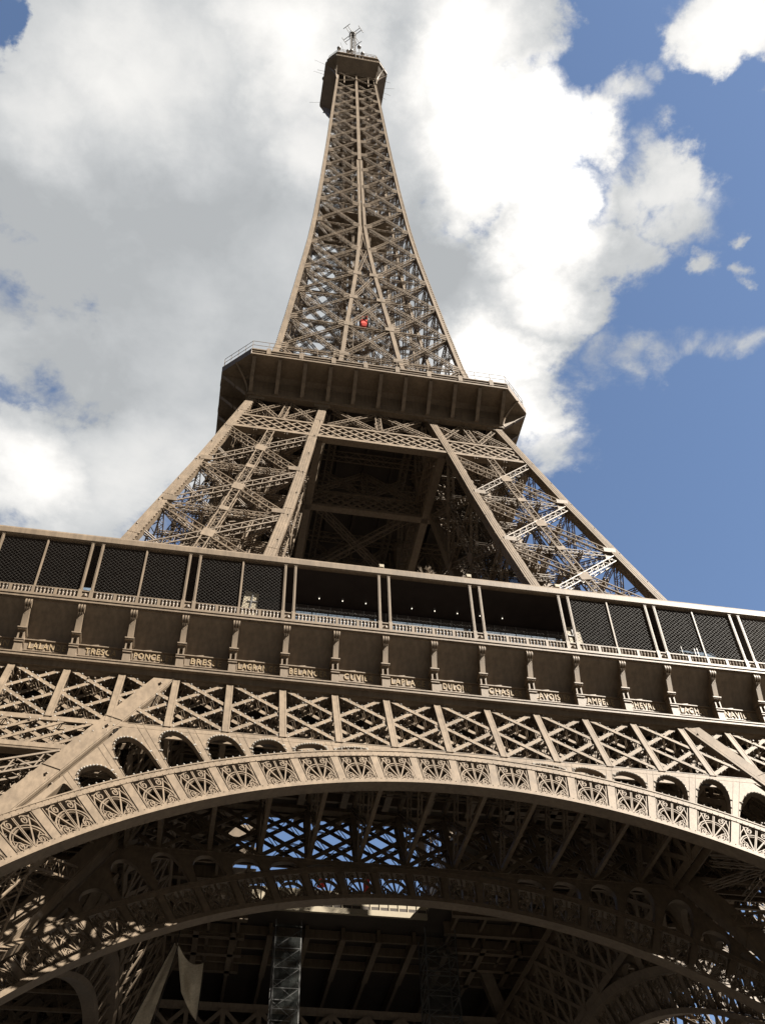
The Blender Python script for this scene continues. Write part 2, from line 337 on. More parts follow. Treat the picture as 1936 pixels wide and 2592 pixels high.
def inner_core(mb, nodes, w):
    """stairs and lift track running up inside a leg, with ties between the corners"""
    c = lambda z, fx, fy: V(-(inner(z)+(outer(z)-inner(z))*fx), -(inner(z)+(outer(z)-inner(z))*fy), z)
    for k in range(len(nodes)-1):
        z0, z1 = nodes[k], nodes[k+1]
        for fx, fy in ((.33, .33), (.67, .33), (.33, .67), (.67, .67)):
            mb.lattice(c(z0, fx, fy), c(z1, fx, fy), w*.5, w*.5, (0, -1, 0), .1, .05)
        for zz in (z0, (z0+z1)/2):
            for a, b in (((0, 0), (1, 1)), ((1, 0), (0, 1)), ((.33, 0), (.33, 1)), ((.67, 0), (.67, 1)), ((0, .33), (1, .33)), ((0, .67), (1, .67))):
                mb.lattice(c(zz, *a), c(zz, *b), w*.5, w*.5, (0, 0, 1), .09, .05, w*.8, 'fb')
        n = 9
        for i in range(n):                                # stair flights
            t0 = z0+(z1-z0)*i/n; t1 = z0+(z1-z0)*(i+1)/n; s0 = .38 if i % 2 else .62
            mb.bar(c(t0, s0, .45), c(t1, 1-s0, .45), .9, .14, (0, 0, 1))
leg = MB()
for q in ('oo', 'io', 'oi', 'ii'): chord_line(leg, q, CHZ, 1.22)
lego = leg.build('leg', IRON, tower)
for q0, q1, n in FACES:
    f = MB(); leg_face(f, q0, q1, n, [3, 13.5, 23.5, 32.5, 40.6], 1.0, .9, True, .12, .08, plates=False)
    f.build('lattice_face', IRON, lego)
f = MB(); inner_core(f, [3, 13.5, 23.5, 32.5, 43.5, 55], 1.1); f.build('stair_core', IRON, lego)
around(lego)

# ------------------------------------------------------------------ great arches and girders
S = 3.795                                                 # panel spacing of the first floor
ZT, ZB = 50.62, 44.41
STEP = math.radians(3.73)
def rad(c, R, th):                                        # radius seen from (0, 2) of a circle of radius R about (0, c)
    e = c-2.0; return e*math.cos(th)+math.sqrt(max(R*R-(e*math.sin(th))**2, 0))
R1 = lambda t: rad(3.12, 37.55, t)
R2 = lambda t: rad(3.117, 37.97, t)
R3 = lambda t: rad(1.296, 42.15, t)
R4 = lambda t: rad(1.662, 42.42, t)
def polar(PL, th, r, dep=0.0): return PL(r*math.sin(th), 2+r*math.cos(th), dep)
def sweep(mb, PL, ra, rb, t0, t1, d0, d1, n):
    rows = []
    for i in range(n+1):
        t = t0+(t1-t0)*i/n; a, b = ra(t), rb(t)
        rows.append([polar(PL, t, a, d0), polar(PL, t, b, d0), polar(PL, t, b, d1), polar(PL, t, a, d1)])
    mb.strip(rows, True)
def fan(mb, PL, k):
    t0, t1 = k*STEP, (k+1)*STEP; tm = (t0+t1)/2; hw = STEP/2-.31/41
    def P(u, v, dep=.12):
        t = tm+u*hw; a, b = R2(t), R3(t); return polar(PL, t, a+(b-a)*v, dep)
    def line(pts, w=.075, dep=.12, h=.13):
        for p, q in zip(pts[:-1], pts[1:]): mb.bar(P(*p, dep), P(*q, dep), w, h, tuple(NPI if PL is PI_ else NPO))
    def spiral(cx, cy, r, a0, turns, sg):
        out = []
        for i in range(15):
            a = a0+sg*turns*2*math.pi*i/14; rr = r*(1-.78*i/14); out.append((cx+rr*1.22*math.cos(a), cy+rr*math.sin(a)))
        return out
    arcp = [(-.93+.0, 0.02), (-.93, .22)]+[(-.93*math.cos(a), .22+.47*math.sin(a)) for a in np.linspace(.15, math.pi-.15, 13)]+[(.93, .22), (.93, .02)]
    line(arcp, .085); line([(x*.87, y*.91) for x, y in arcp], .05, .16)
    line([(-.04, 0), (-.04, 1)], .05); line([(.04, 0), (.04, 1)], .05)
    for sg in (-1, 1):
        line([(sg*.03, 0.02), (sg*.80, .93)], .085, .14); line([(sg*.02, 0), (sg*.88, .42)], .05, .16)
        line(spiral(sg*.42, .82, .155, math.pi/2+sg*.6, 1.45, -sg), .075)
        line([(sg*.42, .975), (sg*.72, .90), (sg*.93, .62), (sg*.97, .3)], .06)
        line(spiral(sg*.60, .135, .135, math.pi/2, 1.4, sg), .075)
        line([(sg*.60, .27), (sg*.86, .2), (sg*.95, .02)], .06)
        line([(sg*.97, .02), (sg*.97, 1)], .05)
        line([(sg*.06, .02), (sg*.3, .1), (sg*.47, .05)], .06)
TH = 58
def arch(PL, fine, front):
    n = 96; T = math.radians(TH)
    a = MB()
    sweep(a, PL, R1, R2, -T, T, -.06, .96, n)             # lower rim with its broad soffit
    sweep(a, PL, R3, R4, -T, T, -.05, .90, n)             # upper rim
    sweep(a, PL, lambda t: R1(t)-.03, lambda t: R1(t)+.09, -T, T, -.10, -.065, n)
    sweep(a, PL, lambda t: R4(t)-.14, lambda t: R4(t)-.02, -T, T, -.10, -.055, n)
    for i in range(-14, 15):                              # radial posts between the fans and soffit joints
        t = i*STEP
        sweep(a, PL, lambda q: R2(q)-.02, lambda q: R3(q)+.02, t-.25/41, t+.25/41, 0.0, .5, 1)
        if i % 2 == 0: sweep(a, PL, lambda q: R1(q)-.03, lambda q: R1(q)-.004, t-.05/38, t+.05/38, 0, .93, 1)
    if front:                                             # rivet rows along both rims
        for rr, dd in ((lambda t: R1(t)+.05, -.075), (lambda t: R2(t)-.07, -.075), (lambda t: R3(t)+.06, -.06), (lambda t: R4(t)-.2, -.06)):
            k = int(2*T*40/.36)
            for i in range(k): a.dot(polar(PL, -T+2*T*(i+.5)/k, rr(-T+2*T*(i+.5)/k), dd), .034)
        for d2 in (.04, .88):
            k = int(2*T*38/.36)
            for i in range(k): a.dot(polar(PL, -T+2*T*(i+.5)/k, R1(-T+2*T*(i+.5)/k)-.01, d2), .034)
    o = a.build('arch', IRON, tower)
    if front:
        for k in range(-15, 15):
            f = MB(); fan(f, PL, k); f.build('fan_ornament', IRON, o)
    else:
        f = MB()
        for k in range(-15, 15): fan(f, PL, k)
        f.build('fan_band', IRON, o)
    # spandrel plate with round-headed openings
    sp = MB(); SLP = .4706
    def lim(t, zt, m):
        r1 = (zt-2)/math.cos(t); q = abs(t); r2 = (19.27+48.3*SLP-m)/(math.sin(q)+SLP*math.cos(q)); return min(r1, r2)
    def outr(t): return lim(t, 44.42, .5)
    tmax = 0
    while tmax < 1.0 and outr(tmax) > R4(tmax)-.05: tmax += .002
    def quadrow(ts, lo, hi):
        sp.strip([[polar(PL, t, lo(t), .02), polar(PL, t, hi(t), .02)] for t in ts]); sp.strip([[polar(PL, t, lo(t), .14), polar(PL, t, hi(t), .14)] for t in ts])
    for k in range(-14, 14):
        t0, t1 = k*STEP, (k+1)*STEP; m = .27/43
        if min(abs(t0), abs(t1)) > tmax: continue
        a0, b0 = t0+m, t1-m; ok = False
        ts = [a0+(b0-a0)*i/24 for i in range(25)]
        sh = lambda t: max(0.0, 1-abs((t-(a0+b0)/2)/((b0-a0)/2))**2.4)**(1/2.4)
        late = False; cand = [(lim(t, 43.93, 1.05)-R4(t))/max(sh(t), .05) for t in ts[2:-2]]
        H = min(cand)
        if H > .3: ok = True; top = lambda t: R4(t)+H*sh(t)
        elif max((lim(t, 43.93, 1.05)-R4(t)) for t in ts) > .35 and abs(k+.5) > 6:   # the last one, cut by the chord
            ok = True; late = True; top = lambda t: R4(t)+min(max(0, lim(t, 43.93, 1.05)-R4(t)), 1.3*sh(t)+.02)
        clampt = lambda t: max(-tmax, min(tmax, t))
        if not ok:
            quadrow([clampt(t0+(t1-t0)*i/6) for i in range(7)], R4, lambda t: max(outr(t), R4(t))); continue
        quadrow([clampt(t0), clampt(a0)], R4, lambda t: max(outr(t), R4(t))); quadrow([clampt(b0), clampt(t1)], R4, lambda t: max(outr(t), R4(t)))
        quadrow(ts, top, lambda t: max(outr(t), top(t)))
        sp.strip([[polar(PL, t, top(t), .02), polar(PL, t, top(t), .55)] for t in ts])
        for tt in (a0, b0):
            sp.strip([[polar(PL, tt, R4(tt), .02), polar(PL, tt, R4(tt), .55)], [polar(PL, tt, top(tt)+.01, .02), polar(PL, tt, top(tt)+.01, .55)]])
        for t in ts: 
            p, q = polar(PL, t, top(t)-.02, -.02), polar(PL, t, top(t)+.1, -.02)
        sp.strip([[polar(PL, t, top(t), -.015), polar(PL, t, top(t)+.07, -.015), polar(PL, t, top(t)+.07, .02)] for t in ts])
        if front and not late:
            pts = [polar(PL, a0, R4(a0)+H*s/4, -.02) for s in range(0, 3)]+[polar(PL, t, top(t)-.05, -.05) for t in ts[1:-1:2]]+[polar(PL, b0, R4(b0)+H*s/4, -.02) for s in range(0, 3)]
            for p in pts: LAMPS.dot(p, .07)
            for i in range(1, 5): LAMPS.dot(polar(PL, a0+(b0-a0)*i/5, R4(t0)+.05, -.06), .065)
    # cover strips of the plate
    for tt in [k*STEP for k in range(-11, 12)]:
        if abs(tt) < tmax-.02 and outr(tt)-R4(tt) > .6:
            for dd in (-.2, .2): sweep(sp, PL, R4, outr, tt+dd/43-.012/43, tt+dd/43+.012/43, -.01, .02, 1)
    for zz in (44.36, 43.98):
        xx = inner(zz)-.6; n = 60
        if zz < 44.06: continue
        for i in range(n): sp.bar(PL(-xx+2*xx*i/n, zz, -.005), PL(-xx+2*xx*(i+1)/n, zz, -.005), .05, .05, (0, -1, 0))
    sp.build('spandrel_plate', IRON, o)
    return o
ao = arch(PF, True, True); ac = arch(PF, True, False)
ac.rotation_euler = (0, 0, math.pi/2); around(ac, None, (2, 3))
ai = arch(PI_, False, False); around(ai)

def clip(a, b, xm):
    (x0, z0), (x1, z1) = a, b
    def at(x): return (x, z0+(z1-z0)*(x-x0)/(x1-x0))
    if max(x0, x1) < -xm or min(x0, x1) > xm: return None
    c = [a, b]
    for i, (x, z) in enumerate(c):
        if x < -xm: c[i] = at(-xm)
        if x > xm: c[i] = at(xm)
    return c
def girder(PL, xm, front):
    NP = NPI if PL is PI_ else NPO; up = tuple(NP)
    gm = MB()
    gm.bar(PL(-xm, 50.62, .1), PL(xm, 50.62, .1), .5, .5, up); gm.bar(PL(-xm, 50.62, .9), PL(xm, 50.62, .9), .5, .2, up)
    gm.bar(PL(-xm, 44.14, .06), PL(xm, 44.14, .06), .56, .1, up); gm.bar(PL(-xm, 44.14, .9), PL(xm, 44.14, .9), .56, .1, up)
    if front:
        gm.bar(PL(-xm, 41.15, .06), PL(-inner(41.15), 41.15, .06), .5, .1, up); gm.bar(PL(xm, 41.15, .06), PL(inner(41.15), 41.15, .06), .5, .1, up)
        gm.bar(PL(-xm, 40.8, .4), PL(-inner(41.0), 40.8, .4), .7, .12, (0, 0, 1)); gm.bar(PL(xm, 40.8, .4), PL(inner(41.0), 40.8, .4), .7, .12, (0, 0, 1))
    o = gm.build('girder', IRON, tower)
    xs = [i*S for i in range(-9, 10) if abs(i*S) <= xm]
    if front:
        for x in xs:
            p = MB(); p.flanged(PL(x, ZB-.1, -.03), PL(x, ZT, -.03), .5, .95, NP, .07)
            for sg in (-1, 1): p.bar(PL(x+sg*.19, ZB-.1, -.07), PL(x+sg*.19, ZT, -.07), .1, .03, NP)
            p.build('post', IRON, o)
    x_ = MB()
    if not front:
        for x in xs: x_.flanged(PL(x, ZB-.1, -.03), PL(x, ZT, -.03), .45, .95, NP, .07, .07, 1.6)
    for j in range(-11, 10):
        for sg, dep in ((1, .05), (-1, .12)):
            a, b = (j*S, ZT), ((j+2)*S, ZB)
            if sg < 0: a, b = (j*S, ZB), ((j+2)*S, ZT)
            c = clip(a, b, xm)
            if not c: continue
            A, B = PL(*c[0], dep), PL(*c[1], dep)
            x_.flanged(A, B, .33 if front else .42, .85, NP, .05, .07, .42 if front else 1.5)
            if front:
                d = unit(B-A); sd = unit(np.cross(d, NP)); sd = sd if sd[2] < 0 else -sd
                lamps_along(A, B, .64, .068, sd*.2+V(0, -.05, 0)); lamps_along(A+d*.3, B, .64, .06, -sd*.2+V(0, -.05, 0))
    if front:                                             # finer lattice between the two lower bands of the leg face
        h0, h1 = 41.4, 43.9
        for sgx in (-1, 1):
            for j in range(0, 12):
                for sg, dep in ((1, .05), (-1, .11)):
                    xa = 20.3+j*1.75; xb = xa+3.5
                    a, b = ((xa, h1), (xb, h0)) if sg > 0 else ((xa, h0), (xb, h1))
                    if xb > xm or xa < inner(a[1])-.3: continue
                    A, B = PL(sgx*a[0], a[1], dep), PL(sgx*b[0], b[1], dep)
                    x_.flanged(A, B, .3, .7, NP, .05)
                    lamps_along(A, B, .64, .06, (0, -.05, .2))
    x_.build('girder_lattice', IRON, o)
    return o
go = girder(PF, 34.3, True)
gc = girder(PF, 34.3, False); gc.rotation_euler = (0, 0, math.pi/2); around(gc, None, (2, 3))
gi = girder(PI_, 34.0, False); around(gi)

# transverse trusses and deck beams under the first floor
tr = MB()
for i in range(-8, 9):
    x = i*S
    yo, yi = -outer(45.0)+1.0, -inner(45)-.3; yo2, yi2 = -outer(50)+1, -inner(50)-.3
    tr.flanged((x, yo2, 50.5), (x, yi2, 50.5), .3, .5, (0, 0, -1)); tr.bar((x, yo, 44.7), (x, yi, 44.7), .3, .3)
    n = 3
    for k in range(n):
        a0 = k/n; a1 = (k+1)/n
        L0 = lambda t: V(x, yo+(yi-yo)*t, 44.7); U0 = lambda t: V(x, yo2+(yi2-yo2)*t, 50.5)
        tr.lattice(L0(a0), U0(a1), .35, .35, (1, 0, 0), .07, .05, .5); tr.lattice(U0(a0), L0(a1), .35, .35, (1, 0, 0), .07, .05, .5)
    if abs(x) < 19: tr.bar((x, yi2, 55.2), (x, -10.2, 55.2), .35, 1.3); tr.bar((x, yi2, 54.5), (x, -10.2, 54.5), .6, .06)
    tr.bar((x, -33.2, 55.2), (x, -19.6, 55.2), .35, 1.3)
for y in (-30, -26, -22.5): tr.lattice((-33, y, 50.5), (33, y, 50.5), .5, .5, (0, 0, -1), .08, .05, .8, 'fb')
for y in (-17.5, -14, -11): tr.bar((-19, y, 55.3), (19, y, 55.3), .3, .9)
to = tr.build('floor_truss', IRON, tower); around(to)
# first floor deck round its central well
dk = MB(); VX0, VX1, VY0, VY1 = -12.5, 8.2, -10.0, 6.6
for x0, x1, y0, y1 in ((-33.9, 33.9, -33.9, VY0), (-33.9, 33.9, VY1, 33.9), (-33.9, VX0, VY0, VY1), (VX1, 33.9, VY0, VY1)): dk.box(x0, x1, y0, y1, 55.95, 56.4)
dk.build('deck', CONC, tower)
wf = MB()
wf.box(VX0, VX1, VY1, VY1+.3, 56.42, 57.9); wf.box(VX0, VX1, VY1-.35, VY1-.02, 55.3, 55.9); wf.box(VX1, VX1+.3, VY0, VY1, 56.42, 57.6); wf.box(VX0-.3, VX0, VY0, VY1, 56.42, 57.6); wf.box(VX0, VX1, VY0-.3, VY0, 56.42, 57.4)
for k in range(22): x = VX0+(VX1-VX0)*k/21; wf.box(x-.05, x+.05, VY1-.08, VY1-.002, 55.91, 57.9)
wf.build('well_parapet', CREAM, tower)
for z0 in (0,):
    pb = MB()
    for cx in (55.0, 43.3):
        for cy in (55.0, 43.3): 
            pb.strip([[(-cx-3.2, -cy-3.2, 0), (-cx+3.2, -cy-3.2, 0), (-cx+3.2, -cy+3.2, 0), (-cx-3.2, -cy+3.2, 0)], [(-cx-2.0, -cy-2.0, 2.6), (-cx+2.0, -cy-2.0, 2.6), (-cx+2.0, -cy+2.0, 2.6), (-cx-2.0, -cy+2.0, 2.6)]], True)
            pb.poly([(-cx-2.0, -cy-2.0, 2.6), (-cx+2.0, -cy-2.0, 2.6), (-cx+2.0, -cy+2.0, 2.6), (-cx-2.0, -cy+2.0, 2.6)], [(0, 1, 2, 3)])
    around(pb.build('masonry_base', STONE, tower))
# ------------------------------------------------------------------ first floor gallery
ZG = 56.5                                                 # gallery floor
WALLY = -33.5
COVE = [(-33.5, 51.2), (-33.5, 53.2), (-33.54, 53.6), (-33.66, 54.05), (-33.9, 54.55), (-34.25, 55.05), (-34.65, 55.5), (-34.95, 55.8), (-35.05, 55.98)]
gl = MB()
GX = 35.2
gl.box(-GX, GX, -35.25, -33.2, 56.05, 56.5); gl.box(-GX, GX, -35.31, -35.255, 56.28, 56.5); gl.box(-GX, GX, -35.15, -34.2, 55.95, 56.045)
gl.box(-34.95, 34.95, -34.85, -33.0, 50.86, 51.2); gl.box(-34.7, 34.7, -34.5, -33.0, 50.4, 50.85); gl.box(-34.97, 34.97, -34.9, -34.855, 51.08, 51.19)
gal = gl.build('gallery_cornice', IRON, tower); around(gal)
def console(name='console'):
    c = MB(); Y = WALLY
    c.box(-.27, .27, Y, -34.5, 51.2, 52.3); c.box(-.31, .31, Y, -34.54, 51.2, 51.32); c.box(-.33, .33, Y, -34.58, 52.3, 52.38); c.box(-.29, .29, Y, -34.53, 52.383, 52.5); c.box(-.33, .33, Y, -34.58, 52.503, 52.58)
    c.box(-.22, .22, Y, -34.2, 52.583, 53.4)
    for sg in (-1, 1): c.box(sg*.13, sg*.235, -34.2, -34.5, 52.583, 53.3)
    n = 8                                                 # little round-headed niche
    pts = []
    for i in range(n+1):
        a = math.pi*i/n; pts.append((-.13*math.cos(a), 53.08+.15*math.sin(a)))
    c.strip([[(x, -34.5, z), (x, -34.5, 53.4), (x, -34.2, 53.4)] for x, z in pts]); c.strip([[(x, -34.5, z), (x, -34.2, z)] for x, z in pts])
    c.box(-.3, .3, Y, -34.66, 53.403, 53.5); c.box(-.34, .34, Y, -34.72, 53.503, 53.6)
    c.strip([[(-.2, -34.6, 53.6), (.2, -34.6, 53.6), (.2, Y, 53.6), (-.2, Y, 53.6)], [(-.2, -34.95, 55.35), (.2, -34.95, 55.35), (.2, Y-.3, 55.35), (-.2, Y-.3, 55.35)]], True)
    c.poly([(-.2, -34.95, 55.35), (.2, -34.95, 55.35), (.2, Y-.3, 55.35), (-.2, Y-.3, 55.35)], [(0, 1, 2, 3)])
    for x in (-.19, 0, .19):                              # triple scroll under the cornice
        rows = []
        for i in range(17):
            a = -math.pi*.75+i*math.pi*1.65/16; r = .36
            rows.append([(x-.055, -34.98-r*math.cos(a)*.8, 55.62+r*math.sin(a)), (x+.055, -34.98-r*math.cos(a)*.8, 55.62+r*math.sin(a))])
        c.strip(rows)
        rows2 = [[p[0], (p[0][0], -34.9, 55.62)] for p in rows]; c.strip(rows2); c.strip([[p[1], (p[1][0], -34.9, 55.62)] for p in rows])
    c.bar((-.25, -34.98, 55.62), (.25, -34.98, 55.62), .36, .36, (0, .7, .7))
    for x in (-.14, 0, .14):
        c.strip([[(x-.06, -34.93, 55.3), (x+.06, -34.93, 55.3)], [(x-.05, -35.1, 55.18), (x+.05, -35.1, 55.18)], [(x-.01, -35.0, 54.98), (x+.01, -35.0, 54.98)], [(x-.01, -34.86, 55.0), (x+.01, -34.86, 55.0)]])
    c.box(-.24, .24, -34.4, -35.12, 55.985, 56.04)
    return c.build(name, IRON, None, True)
cm = console()
CONS = [link('console', cm, tower, (i*S, 0, 0)) for i in range(-8, 9)]
for k in (1, 2, 3):
    for i in range(-8, 9):
        o = link('console', cm, tower, (0, 0, 0), k*math.pi/2); v = Matrix.Rotation(k*math.pi/2, 3, 'Z') @ Vector((i*S, 0, 0)); o.location = v
def bay_mesh(w):
    b = MB(); h = w/2-.005
    b.strip([[(-h, y, z), (h, y, z)] for y, z in COVE])
    b.bar((0, -33.51, 53.0), (0, -33.56, 53.6), .03, .03, (0, -1, 0))
    for (y0, z0), (y1, z1) in zip(COVE[1:-1], COVE[2:]): b.bar((.05, y0-.008, z0), (.05, y1-.008, z1), .05, .02, (0, -1, .2))
    b.box(-h, h, WALLY-.002, -33.72, 52.02, 53.12)        # name plate
    b.box(-h, h, WALLY-.002, -33.86, 52.14, 52.21); b.box(-h, h, WALLY-.002, -33.92, 51.9, 52.0); b.box(-h, h, WALLY-.002, -33.86, 53.124, 53.21)
    n = 20; top = [(-h+2*h*i/n, 53.26+.14*max(0, 1-abs(i/n-.5)/.22)**.7) for i in range(n+1)]
    b.strip([[(x, -33.78, 53.213), (x, -33.78, z), (x, -33.6, z)] for x, z in top])
    for i in range(9):
        x = -h+.3+(2*h-.6)*i/8; b.dots.append((x, -34.6, 51.25, .07)); b.dots.append((x*.9, -33.94, 51.95, .04))
    return b
NAMES = ['SEGUIN', 'LALANDE', 'TRESCA', 'PONCELET', 'BRESSE', 'LAGRANGE', 'BELANGER', 'CUVIER', 'LAPLACE', 'DULONG', 'CHASLES', 'LAVOISIER', 'AMPERE', 'CHEVREUL', 'FLACHAT', 'NAVIER', 'LEGENDRE', 'CHAPTAL']
bm_ = bay_mesh(S).build('name_panel', IRON, None, True)
def text_mesh(t, width, height):
    cu = bpy.data.curves.new('lettering', 'FONT'); cu.body = t; cu.align_x = 'CENTER'; cu.align_y = 'CENTER'; cu.size = 1; cu.extrude = .035; cu.space_character = 1.22; cu.resolution_u = 3; cu.offset = .012
    ob = bpy.data.objects.new('lettering', cu); COL.objects.link(ob)
    bpy.context.view_layer.update()
    me = bpy.data.meshes.new_from_object(ob.evaluated_get(bpy.context.evaluated_depsgraph_get()))
    bpy.data.objects.remove(ob); bpy.data.curves.remove(cu)
    co = np.empty(len(me.vertices)*3, np.float32); me.vertices.foreach_get('co', co); co = co.reshape(-1, 3)
    mn, mx = co.min(0), co.max(0); c = (mn+mx)/2; s = V(width/(mx[0]-mn[0]), height/(mx[1]-mn[1]), 1)
    q = (co-c)*s; out = np.stack([q[:, 0], -q[:, 2], q[:, 1]], 1)
    me.vertices.foreach_set('co', out.astype(np.float32).ravel()); me.update(); me.materials.clear(); me.materials.append(GOLD); me.name = 'lettering'
    return me
for i, t in enumerate(NAMES):
    x = (i-9+.5)*S
    p = link('name_panel', bm_, tower, (x, 0, 0))
    link('lettering', text_mesh(t, min(2.85, .37*len(t)), .56), p, (0, -33.75, 52.70))
fr = MB()
for (y0, z0), (y1, z1) in zip(COVE[:-1], COVE[1:]): fr.poly([(-34.1, y0, z0), (34.1, y0, z0), (34.1, y1, z1), (-34.1, y1, z1)], [(0, 1, 2, 3)])
fr.box(-34.1, 34.1, -33.5, -33.72, 52.02, 53.12); fo = fr.build('frieze_wall', IRON, tower); fo.rotation_euler = (0, 0, math.pi/2); around(fo, None, (2, 3))

# balustrade, posts, roof
BALP = [(.105, 0), (.105, .05), (.06, .08), (.075, .2), (.125, .44), (.12, .5), (.07, .53), (.07, .58), (.13, .61), (.13, .68)]
def balustrade():
    b = MB(); b.box(-GX, GX, -35.18, -34.95, 57.2, 57.3); b.box(-GX, GX, -35.2, -34.93, 56.5, 56.56)
    for i in range(-9, 9, 2):
        x0 = i*S+.55; x1 = (i+2)*S-.55; n = 4
        for s in range(n):
            a = x0+(x1-x0)*s/n; e = x0+(x1-x0)*(s+1)/n
            if s: b.box(a-.11, a+.11, -35.21, -34.92, 56.56, 57.2)
            for q in range(5): b.lathe((a+.13+(e-a-.26)*(q+.5)/5, -35.06, 56.56), [(r*.9, z*.93) for r, z in BALP], 8)
    for i in range(-9, 10, 2):
        x = i*S
        for sg in (-1, 1): b.box(x+sg*.28, x+sg*.55, -35.22, -34.9, 56.56, 57.36)
        b.box(x-.28, x+.28, -35.1, -35.0, 56.6, 57.15)
        b.lathe((x, -35.12, 56.62), [(.02, 0), (.16, .1), (.19, .25), (.1, .38), (.02, .42)], 8)
    return b.build('balustrade', IRON, tower)
around(balustrade())
def roof():
    r = MB(); prof = [(-35.12, 62.55), (-35.26, 62.63), (-35.28, 63.12), (-35.2, 63.32), (-35.0, 63.42), (-29.0, 63.44), (-29.0, 63.1), (-34.7, 63.0), (-34.85, 62.55), (-35.12, 62.55)]
    r.strip([[(-abs(y)+.004, y, z) for y, z in prof], [(abs(y)-.004, y, z) for y, z in prof]])
    for i in range(-14, 15): r.box(i*S/2-.06, i*S/2+.06, -34.7, -29.1, 62.75, 62.99)
    r.box(-28.9, 28.9, -29.25, -28.95, 62.4, 63.08)
    o = r.build('gallery_roof', IRON, tower)
    c = MB(); c.poly([(-34.6, -34.65, 62.72), (34.6, -34.65, 62.72), (29.3, -29.3, 62.72), (-29.3, -29.3, 62.72)], [(0, 1, 2, 3)]); c.build('shade_board', DARKGLASS, o)  # dark board added below the joists, standing in for shade under the roof
    return o
around(roof())
pm = MB(); pm.box(-.1, .1, -.09, .09, 57.3, 62.6); pm.box(-.15, .15, -.12, .12, 57.3, 57.45); pm.box(-.14, .14, -.12, .12, 62.45, 62.59); pm.box(-.03, .03, -.115, -.092, 57.46, 62.6)
pm = pm.build('gallery_post', IRON, None, True)
ps = MB(); ps.box(-.055, .055, -.07, .07, 57.3, 62.6)
ps.box(-.09, .09, -.02, .02, 57.3, 62.7)
ps = ps.build('mullion', IRON, None, True)
def rot_link(name, me, x, y, k):
    v = Matrix.Rotation(k*math.pi/2, 3, 'Z') @ Vector((x, y, 0)); return link(name, me, tower, v, k*math.pi/2)
for k in range(4):
    for i in range(-9, 10, 2):
        for sg in (-1, 1): rot_link('gallery_post', pm, i*S+sg*.40, -35.05, k)
    for i in range(-8, 9, 2):
        if abs(i) >= 4: rot_link('mullion', ps, i*S, -35.02, k)
# diamond wire mesh in the outer bays
wm = MB(); wx = S-.5; p = .34
for q in range(int((2*wx+5.3)/p)+1):
    for sg in (-1, 1):
        u0 = -wx-5.3+q*p                                   # line x = u0 + (z-57.35)
        a = max(-wx, u0); b = min(wx, u0+5.3)
        if b-a < .05: continue
        za, zb = 57.38+(a-u0), 57.38+(b-u0)
        if sg < 0: wm.bar((a, -34.96, za), (b, -34.96, zb), .013, .013)
        else: wm.bar((-a, -34.985, za), (-b, -34.985, zb), .013, .013)
wm = wm.build('wire_mesh', WIRE, None, True)
for k in range(4):
    for i in (-8, -6, -4, 4, 6, 8): rot_link('wire_mesh', wm, i*S, 0, k) if k == 0 else None
    if k:
        for i in (-8, -6, -4, 4, 6, 8):
            v = Matrix.Rotation(k*math.pi/2, 3, 'Z') @ Vector((i*S, 0, 0)); link('wire_mesh', wm, tower, v, k*math.pi/2)
# low curved guard of wire hoops and tinted screen behind the balustrade of the three open bays
gr = MB()
for i in (-2, 0, 2):
    x0, x1 = i*S-S+.55, i*S+S-.55; n = 56
    for q in range(n+1):
        x = x0+(x1-x0)*q/n; w = .05 if q % 14 == 0 else .02
        pts = [(x, -34.85, 57.3), (x, -34.86, 57.75), (x-.12, -34.98, 57.95), (x-.26, -35.12, 58.0)]
        for a, b in zip(pts[:-1], pts[1:]): gr.bar(a, b, w, w, (1, 0, 0))
    gr.bar((x0, -34.86, 57.72), (x1, -34.86, 57.72), .03, .03)
gr.build('hoop_guard', WIRE, tower)
for i in (-2, 0, 2):
    s_ = MB(); x0, x1 = i*S-S+.6, i*S+S-.6
    for q in range(5): s_.box(x0+(x1-x0)*q/5+.04, x0+(x1-x0)*(q+1)/5-.04, -34.62, -34.58, 57.0, 58.05)
    s_.build('wind_screen', BLUEGL, tower)
# dark glazed pavilion walls behind the gallery
pv = MB()
def pavilion():
    m = MB(); h = 14.0
    m.poly([(-h, -29.6, 56.4), (h, -29.6, 56.4), (h-.6, -30.8, 62.5), (-h+.6, -30.8, 62.5), (-h, -20.5, 56.4), (h, -20.5, 56.4), (h-.6, -20.5, 62.3), (-h+.6, -20.5, 62.3)],
           [(0, 1, 2, 3), (1, 5, 6, 2), (4, 0, 3, 7), (5, 4, 7, 6), (3, 2, 6, 7)])
    return m.build('wall', DARKGLASS, None, True)
pwm = pavilion()
pf = MB()
for i in range(-14, 15): x = i*.98; pf.bar((x, -29.66, 56.45), (x*.96, -30.84, 62.4), .06, .08, (0, -1, 0))
for z in (58.4, 60.4): pf.bar((-13.8, -29.66-(z-56.4)*.197, z), (13.8, -29.66-(z-56.4)*.197, z), .05, .06, (0, -1, 0))
pfm = pf.build('glazing_bars', STEEL, None, True)
SIDES = ['front', 'right hand', 'rear', 'left hand']
for k in range(4):
    r = bpy.data.objects.new('pavilion', None); COL.objects.link(r); r.location = (0, 0, 0); r.rotation_euler = (0, 0, k*math.pi/2)
    tag(r, ['dark glazed pavilion behind the three open middle bays of the gallery', 'dark glazed pavilion inside the right side of the first floor', 'dark glazed pavilion on the far side of the first floor', 'dark glazed pavilion inside the left side of the first floor'][k], 'pavilion', 'glazed pavilions on the first floor')
    link('wall', pwm, r); link('glazing_bars', pfm, r)
